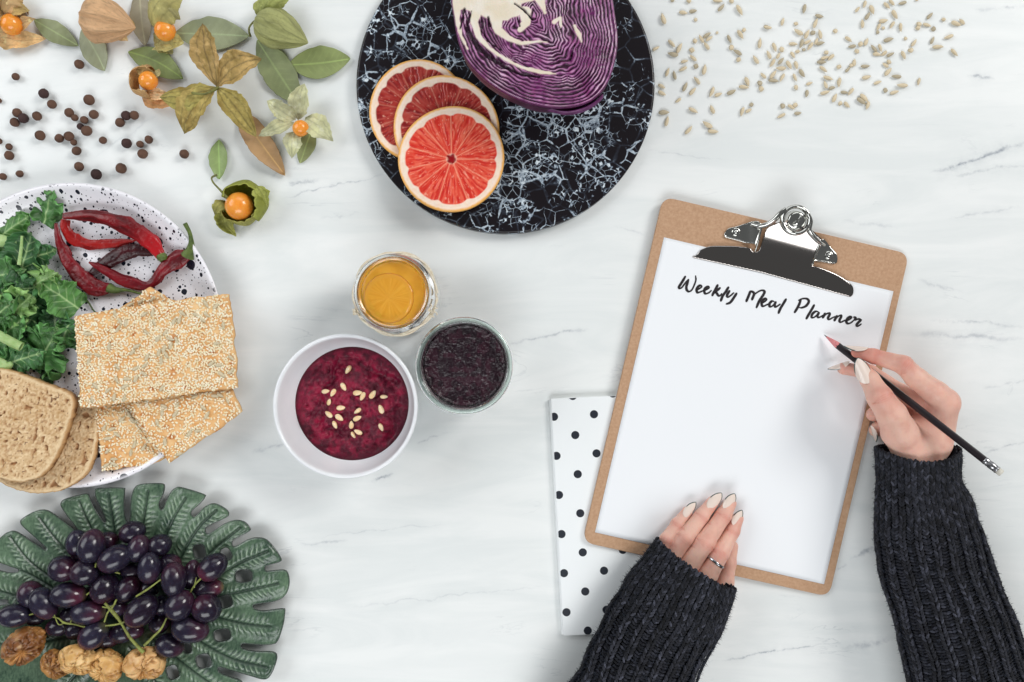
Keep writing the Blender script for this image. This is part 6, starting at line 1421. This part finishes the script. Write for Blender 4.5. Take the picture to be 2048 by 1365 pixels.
def c1(x, y): return (1140 + x / 3.37, 960 + y / 3.37)
def c2(x, y): return (1600 + x / 4.016, 640 + y / 4.016)
PERSON = thing("person", "person in a dark ribbed knit sweater, two hands writing at the clipboard", "person", tuple(pt(1560, 1250, 0)))
def pr(c, r): return tuple(c) + (r,)
def left_hand():
    zb = 16.0   # sheet level here
    P = lambda x, y, z, r: pr(pt(*c1(x, y), zb + z), r * (1 - (zb + z) / H))
    pinky = [P(560, 560, 22, 15.5), P(650, 405, 26, 13.8), P(722, 300, 15, 12.2), P(790, 215, 11, 10.3)]
    ring = [P(590, 640, 26, 20), P(770, 395, 30, 16.8), P(885, 248, 18, 14.4), P(962, 150, 13, 12.0)]
    mid = [P(700, 720, 28, 22), P(905, 425, 33, 19.0), P(1035, 240, 20, 15.4), P(1078, 160, 14, 12.6)]
    idx = [P(860, 780, 27, 22.5), P(925, 640, 30, 20.5), P(1010, 490, 31, 18.6), P(1095, 345, 19, 14.2), P(1130, 262, 14, 11.8)]
    thumb = [P(960, 860, 16, 23), P(1040, 690, 10, 18.5), P(1070, 560, 5, 14.5), P(1095, 450, 3, 11)]
    palm = [[P(520, 700, 24, 22), P(560, 600, 22, 16)], [P(590, 640, 24, 23), P(500, 900, 26, 28)], [P(700, 720, 25, 25), P(600, 960, 27, 30)], [P(860, 780, 24, 25), P(720, 1000, 26, 30)], [P(960, 860, 15, 22), P(820, 1040, 20, 26)], [P(560, 920, 26, 30), P(380, 1300, 28, 36)]]
    fs = [pinky, ring, mid, idx, thumb]
    A = np.array([np.array(p[:3]) for f in fs + palm for p in f]); lo = A.min(0) - 42; hi = A.max(0) + 26; lo[1] = max(lo[1], pt(0, 1270, 30)[1]); lo[2] = 2
    cr = []; rd = []
    for f in fs[:4]:
        jp = f[-3]; jd = f[-2]
        for (j, nx, a, nc, sp) in ((jp, f[-2], .75, 4, 3.6), (jd, f[-1], .45, 3, 2.8)):
            d = np.array(nx[:3]) - np.array(j[:3]); d /= np.linalg.norm(d); cr.append((np.array(j[:3]) + [0, 0, j[3]], d, j[3], a, nc, sp)); rd.append((np.array(j[:3]) + [0, 0, j[3]], j[3] * .8, .22, (214, 140, 130)))
        rd.append((f[-1][:3], 16, .25, (226, 150, 136)))
    h_ = hand(PERSON, "left hand resting flat on the sheet", fs, palm, lo, hi, cr, rd, kp=12)
    for f, nb, nt_, wd, s in ((pinky, (770, 247), (850, 150), 22, 1), (ring, (935, 198), (1024, 88), 27.5, 2), (mid, (1050, 212), (1112, 92), 27.5, 3), (idx, (1103, 308), (1162, 204), 22, 4)):
        zt = zb + f[-1][2] - zb + f[-1][3]; zt = f[-1][2] + f[-1][3] * .86
        zc = f[-2][2] * .25 + f[-1][2] * .75 + (f[-2][3] * .25 + f[-1][3] * .75) + .2
        a = pt(*c1(*nb), zc); b = pt(*c1(*nt_), zc - 6.5); L = np.linalg.norm(b - a)
        # seat the nail on the finger's ridge line
        d = (b - a) / L; nail(h_, a, d, (0, 0, 1), L, wd * .96, f[-1][3] * 1.06, s)
    # a sliver of the thumbnail beside the index finger
    a = pt(*c1(1098, 575), zb + 10); b = pt(*c1(1114, 440), zb + 6); nail(h_, a, b - a, (1, .2, .35), np.linalg.norm(b - a), 20, 12, 6)
    # ring on the index finger
    q = np.array(idx[1][:3]) * .30 + np.array(idx[2][:3]) * .70; q = np.array(idx[1][:3]) + (np.array(idx[2][:3]) - np.array(idx[1][:3])) * .62; r = idx[1][3] * .38 + idx[2][3] * .62 + .7
    ax = np.array(idx[2][:3]) - np.array(idx[1][:3]); ax /= np.linalg.norm(ax); ax = ax + np.array([.10, -.10, 0]); ax /= np.linalg.norm(ax); s = np.cross(ax, [0, 0, 1.]); s /= np.linalg.norm(s); u = np.cross(s, ax)
    a = np.linspace(0, 2 * np.pi, 72, endpoint=False); b = np.linspace(0, 2 * np.pi, 12, endpoint=False)[:, None]
    rad = r + .5 + 1.1 * np.cos(b); G = q + (rad * np.cos(a))[..., None] * s + (rad * np.sin(a))[..., None] * u + (2.6 * np.sin(b) + 0 * a)[..., None] * ax
    V, F = grid(G, True, True); mk("ring", V, F, mat("silver", (178, 180, 184), rough=.18, metal=1), h_)
left_hand()
def right_hand():
    P = lambda x, y, z, r: pr(pt(*c2(x, y), z), r * (1 - z / H))
    idx = [P(1165, 655, 92, 27), P(1090, 590, 98, 24.5), P(935, 470, 108, 21.0), P(830, 362, 110, 18.5), P(590, 292, 78, 14.6), P(458, 262, 56, 11.2)]
    thumb = [P(800, 900, 92, 34), P(735, 760, 108, 29), P(640, 620, 112, 24.5), P(560, 480, 92, 18.5), P(505, 385, 76, 12.8)]
    mid = [P(1130, 730, 62, 25), P(960, 660, 60, 20), P(800, 580, 56, 17), P(560, 420, 38, 15), P(350, 392, 32, 12.0)]
    ring = [P(1120, 800, 44, 25), P(900, 690, 32, 20), P(680, 700, 26, 17), P(590, 760, 22, 14)]
    pinky = [P(1060, 900, 32, 24), P(800, 850, 22, 19), P(640, 870, 18, 15), P(605, 890, 18, 12)]
    palm = [[P(1150, 690, 84, 29), P(1080, 980, 80, 34)], [P(1120, 760, 55, 28), P(1020, 1000, 60, 36)], [P(1100, 840, 38, 26), P(960, 1000, 46, 34)], [P(800, 900, 84, 33), P(900, 1050, 76, 38)], [P(950, 1000, 66, 42), P(960, 1300, 66, 46)], [P(900, 880, 66, 22), P(1060, 820, 70, 26)]]
    fs = [idx, thumb, mid, ring, pinky]
    A = np.array([np.array(p[:3]) for f in fs + palm for p in f]); lo = A.min(0) - 30; hi = A.max(0) + 36; lo[1] = max(lo[1], pt(0, 960, 60)[1]); lo[2] = 1
    cr = []; rd = []
    for f, js in ((idx, ((3, .8, 5, 3.4), (4, .4, 3, 2.8))), (thumb, ((2, .7, 4, 3.6),))):
        for j, a, nc, sp in js:
            d = np.array(f[j + 1][:3]) - np.array(f[j - 1][:3]); d /= np.linalg.norm(d); cr.append((np.array(f[j][:3]) + [0, 0, f[j][3]], d, f[j][3], a, nc, sp)); rd.append((np.array(f[j][:3]) + [0, 4, f[j][3] * .8], f[j][3], .35, (206, 124, 112)))
    rd += [(idx[-1][:3], 22, .75, (214, 116, 102)), (thumb[-1][:3], 20, .5, (214, 120, 106)), (idx[0][:3], 30, .35, (214, 140, 128)), (mid[-1][:3], 22, .4, (208, 134, 126)), (idx[4][:3], 24, .5, (216, 126, 110)), (P(900, 760, 60, 1)[:3], 36, .5, (196, 112, 98)), (P(640, 850, 90, 1)[:3], 30, .3, (216, 140, 124)), (P(700, 640, 90, 1)[:3], 24, .3, (206, 120, 106))]
    h_ = hand(PERSON, "right hand gripping the pencil, seen from the thumb side", fs, palm, lo, hi, cr, rd, kp=11, h=1.45)
    def nl(nb, nt_, z0, z1, nrm, wd, R, s, **k):
        a = pt(*c2(*nb), z0); b = pt(*c2(*nt_), z1); nail(h_, a, b - a, nrm, np.linalg.norm(b - a), wd, R, s, **k)
    nl((548, 512), (463, 303), 111, 88, (-.22, .02, 1), 33, 19, 1)
    nl((548, 228), (352, 208), 76, 52, (-.1, 1, .35), 25, 12, 2)
    nl((396, 338), (220, 394), 40, 24, (-.35, 1, .45), 24, 12, 3, tipc=(150, 156, 156))
    nl((575, 850), (608, 985), 36, 24, (-1, .1, .25), 20, 11, 4); 
right_hand()

# ---------------------------------------------------------------- knit sleeves
M_core = mat("knit_shadow", (16, 16, 22), (24, 25, 32), 5, rough=.95, spec=.1)
def mat_yarn():
    m, nt, b, co = base_mat("charcoal_yarn")
    c = node(nt, 'ShaderNodeAttribute', {}, attribute_name='Col').outputs['Color']
    f = ramp(nt, noise_n(nt, co, 1.6, 3, .7), [(.35, g1(.55)), (.7, g1(1.7))]); c = mixn(nt, 1.0, c, f, 'MULTIPLY')
    nt.links.new(c, b.inputs['Base Color']); b.inputs['Roughness'].default_value = .85; b.inputs['Specular IOR Level'].default_value = .2; b.inputs['Sheen Weight'].default_value = .08; b.inputs['Sheen Roughness'].default_value = .5
    h = noise_n(nt, co, 1.8, 3); bn = node(nt, 'ShaderNodeBump', {'Height': h, 'Strength': .8, 'Distance': .9 * S}); nt.links.new(bn.outputs[0], b.inputs['Normal']); return m
M_yarn = mat_yarn()
def sleeve(name_label, path, seed, wale=14.5, cuff_len=85, cuffdir=None, wob=1.0, dip=0):
    """path rows: px,py, half width (px), centre height, half height"""
    Pth = np.array([list(pt(x, y, zc)) + [hw * (1 - zc / H), hz] for x, y, hw, zc, hz in path]); 
    Q = catmull(Pth, 160); C = Q[:, :3]; hw = Q[:, 3]; hz = Q[:, 4]
    T = np.gradient(C, axis=0); T[:, 2] *= .3; T /= np.linalg.norm(T, axis=1, keepdims=True); ds = np.linalg.norm(np.diff(C, axis=0), axis=1); sl = np.concatenate([[0], np.cumsum(ds)]); L = sl[-1]
    if cuffdir is not None:   # let the cuff plane follow the edge seen, blending to square further in
        sd0 = np.cross(T, [0, 0, 1.]); sd0 /= np.linalg.norm(sd0, axis=1, keepdims=True); cd = np.array(list(cuffdir) + [0.]); cd /= np.linalg.norm(cd); cd *= np.sign(cd @ sd0[0]); k = np.exp(-sl / 60)[:, None]; SD = sd0 * (1 - k) + cd * k
    else: SD = np.cross(T, [0, 0, 1.]); SD /= np.linalg.norm(SD, axis=1, keepdims=True)
    UP = np.cross(SD, T); UP *= np.sign(UP[:, 2:3] + 1e-9); UP /= np.linalg.norm(UP, axis=1, keepdims=True)
    m0 = (hw.mean(), hz.mean())
    def at(s, phi, off=0.0):
        s = np.asarray(s, float); phi = phi + 4.0 / m0[0] * vn(np.stack([s + 0 * phi, np.cos(phi) * 90 + 0 * s], -1), 55, seed + 40) * sm(0, 40, s); s = s + dip * np.maximum(np.sin(phi), 0) ** 1.5 * np.exp(-s / 50); g = [np.interp(s, sl, A) for A in (hw, hz)]
        c = np.stack([np.interp(s, sl, C[:, i]) for i in range(3)], -1); sd = np.stack([np.interp(s, sl, SD[:, i]) for i in range(3)], -1); up = np.stack([np.interp(s, sl, UP[:, i]) for i in range(3)], -1)
        q3 = np.stack([np.cos(phi) * 60 + 0 * s, np.sin(phi) * 60 + 0 * s, s + 0 * phi], -1)
        o = off + 5.5 * wob * fbm(q3, 60, 2, seed) * sm(0, 60, s)
        return c + sd * ((g[0] + o) * np.cos(phi))[..., None] + up * ((g[1] + o) * np.sin(phi))[..., None]
    ph = np.linspace(0, 2 * np.pi, 721); m0 = (hw.mean(), hz.mean()); al = np.concatenate([[0], np.cumsum(np.hypot(np.diff(m0[0] * np.cos(ph)), np.diff(m0[1] * np.sin(ph))))]); nw = int(round(al[-1] / wale))
    phs = np.interp(np.arange(nw) / nw * al[-1], al, ph); dph = np.interp((np.arange(nw * 6) / (nw * 6)) * al[-1], al, ph)
    # knitted body
    ss = np.linspace(0, L, 220); SS, PH = np.meshgrid(ss, dph, indexing='ij'); kk = np.arange(nw * 6)[None] / 6.0
    off = -7.0 + 4.5 * np.cos(2 * np.pi * kk) + 0 * SS; G = at(SS, PH, off)
    inn = at(np.array([26., 12., 3.])[:, None] + 0 * dph, np.broadcast_to(dph, (3, len(dph))), np.array([-15., -14., -12.])[:, None] + 0 * dph)
    G = np.concatenate([inn, G]); V, F = grid(G, wv=True); nn_ = len(dph); F = F.tolist() + [[len(V) - nn_ + i_ for i_ in range(nn_)]]
    sl_o = thing_sleeve(name_label); 
    mk("knit_body", V, F, M_core, sl_o)
    bv, bf = ellip(7, 5); pos = []; fr = []; sc = []; col = []
    def add(s, phi, off, dphi_lat, dirv, size, br):
        pos.append(at(s, phi, off)); fr.append(dirv); sc.append(size); col.append(br)
    lat_u = wale / m0[0]
    row = 5.6
    rows = np.arange(1.0, L, row)
    for i, p0 in enumerate(phs):
        if math.sin(p0) < -.85: continue
        loc = 1 / math.hypot(m0[0] * math.sin(p0), m0[1] * math.cos(p0))     # d phi per unit arc
        s = rows + (i % 2) * .6 + rng.uniform(-.7, .7, len(rows)); p = at(s, p0 + 0 * s); px = at(s, p0 + loc * 2 + 0 * s); ps = at(s + 2, p0 + 0 * s)
        lat = px - p; lat /= np.linalg.norm(lat, axis=1, keepdims=True); lon = ps - p; lon /= np.linalg.norm(lon, axis=1, keepdims=True); nr = np.cross(lat, lon); nr /= np.linalg.norm(nr, axis=1, keepdims=True)
        nr = nr * np.sign((nr * (p - np.stack([np.interp(s, sl, C[:, k]) for k in range(3)], -1))).sum(1))[:, None]
        open_ = sm(cuff_len * .8, cuff_len * 1.8, s)
        wbr = rng.uniform(.75, 1.25); odd = (i % 2) * open_
        for sg in (-1, 1):
            pp = at(s, p0 + sg * loc * (2.9 + .8 * open_), .4 - 4.5 * odd + 1.6 * open_ * (1 - i % 2) + .8 * vn(np.c_[s, s * 0 + i * 9], 12, seed)); d = lon * (.86 - .62 * odd)[:, None] + lat * (-sg) * (.52 + .4 * odd)[:, None] + nr * .10; d /= np.linalg.norm(d, axis=1, keepdims=True); l2 = np.cross(nr, d)
            jj = rng.uniform(-.5, .5, (len(s), 3)); pos.append(pp + jj); fr.append(np.stack([d, l2, nr], 1)); sz = rng.uniform(.88, 1.15, (len(s), 1)); sc.append(np.array([5.4, 2.5, 2.5]) * sz)
            b_ = wbr * rng.choice([.5, .8, 1.1, 1.7], len(s), p=[.25, .35, .25, .15]) * rng.uniform(.8, 1.2, len(s)); col.append(b_)
        # purl bars in the furrow to the next wale
        gp = p0 + loc * wale / 2
        pp = at(s, gp + 0 * s, -7.0 + 2.2 * open_); d = lat + lon * rng.uniform(-.35, .35, (len(s), 1)); d /= np.linalg.norm(d, axis=1, keepdims=True); l2 = np.cross(nr, d)
        pos.append(pp + rng.uniform(-.4, .4, (len(s), 3))); fr.append(np.stack([d, l2, nr], 1)); sc.append(np.array([3.6, 1.7, 1.7]) * rng.uniform(.8, 1.25, (len(s), 1))); col.append(rng.uniform(.3, 1.0, len(s)) * wbr)
    pos, fr, sc, col = np.concatenate(pos), np.concatenate(fr), np.concatenate(sc), np.concatenate(col)
    base = lin((39, 40, 47)); Cc = base * (col[:, None] ** 1.35)
    V, F, Cv = scatter(bv, bf, pos, fr, sc, Cc)
    o = mk("stitches", V, F, M_yarn, sl_o, Cv); o['kind'] = 'stuff'
    # fuzz: short fine fibres
    nf = 14000; s = rng.uniform(0, L, nf); phi = rng.uniform(-.5, math.pi + .5, nf); a = at(s, phi, rng.uniform(-1, 2, nf)); cen = np.stack([np.interp(s, sl, C[:, k]) for k in range(3)], -1)
    out = a - cen; out /= np.linalg.norm(out, axis=1, keepdims=True); d = out * .7 + rng.normal(0, .8, (nf, 3)); d /= np.linalg.norm(d, axis=1, keepdims=True); ln = rng.uniform(3, 11, nf)[:, None]; w_ = np.cross(d, rng.normal(0, 1, (nf, 3))); w_ /= np.linalg.norm(w_, axis=1, keepdims=True)
    m_ = a + d * ln * .5 + w_ * .6; V = np.stack([a - w_ * .4, a + w_ * .4, m_ + w_ * .3, m_ - w_ * .3, a + d * ln + w_ * 1.2], 1).reshape(-1, 3); k = np.arange(nf) * 5
    Fq = np.concatenate([np.stack([k, k + 1, k + 2], -1), np.stack([k, k + 2, k + 3], -1), np.stack([k + 3, k + 2, k + 4], -1)])
    o = mk("fibres", V, Fq, mat("fibre", (52, 56, 66), rough=.9, spec=.1), sl_o, smooth=False); o['kind'] = 'stuff'
def thing_sleeve(lbl):
    o = bpy.data.objects.new("sleeve", None); SC.collection.objects.link(o); o.parent = PERSON; o.empty_display_size = .01; WL[o.name] = WL[PERSON.name]; o['label'] = lbl; return o
sleeve("knit sleeve over the hand resting on the sheet", [(1392, 1128, 92, 58, 50), (1372, 1168, 100, 60, 54), (1345, 1215, 108, 62, 56), (1312, 1275, 109, 66, 60), (1287, 1330, 109, 70, 64), (1265, 1385, 111, 72, 66), (1235, 1450, 124, 74, 68), (1190, 1560, 132, 76, 70)], 3, 14.5, 95, cuffdir=(160, -103), dip=6)
sleeve("knit sleeve of the writing arm", [(1835, 896, 80, 66, 56), (1836, 930, 79, 66, 56), (1838, 975, 82, 66, 56), (1846, 1020, 94, 68, 58), (1858, 1080, 104, 70, 60), (1880, 1160, 106, 72, 62), (1908, 1250, 112, 74, 66), (1935, 1340, 120, 76, 68), (1965, 1440, 128, 78, 70), (2000, 1560, 134, 80, 72)], 8, 14.5, 120, dip=20)

# ---------------------------------------------------------------- tell look-alikes apart by their order
def order_labels():
    words = "leftmost second third fourth fifth sixth seventh eighth ninth tenth eleventh twelfth".split(); by = {}
    for o in SC.objects:
        if o.parent is None and o.get('group') and o.get('category') in ("sunflower seed", "peppercorn", "pine nut"): by.setdefault(o['label'], []).append(o)
    for lb, os_ in by.items():
        if len(os_) < 2 or len(os_) > 12: continue
        os_.sort(key=lambda o: o.location.x); n = len(os_)
        for k, o in enumerate(os_):
            w_ = words[0] if k == 0 else ("rightmost" if k == n - 1 else words[k] + " from left")
            o['label'] = " ".join((w_ + " such: " + lb).split()[:16])
order_labels()
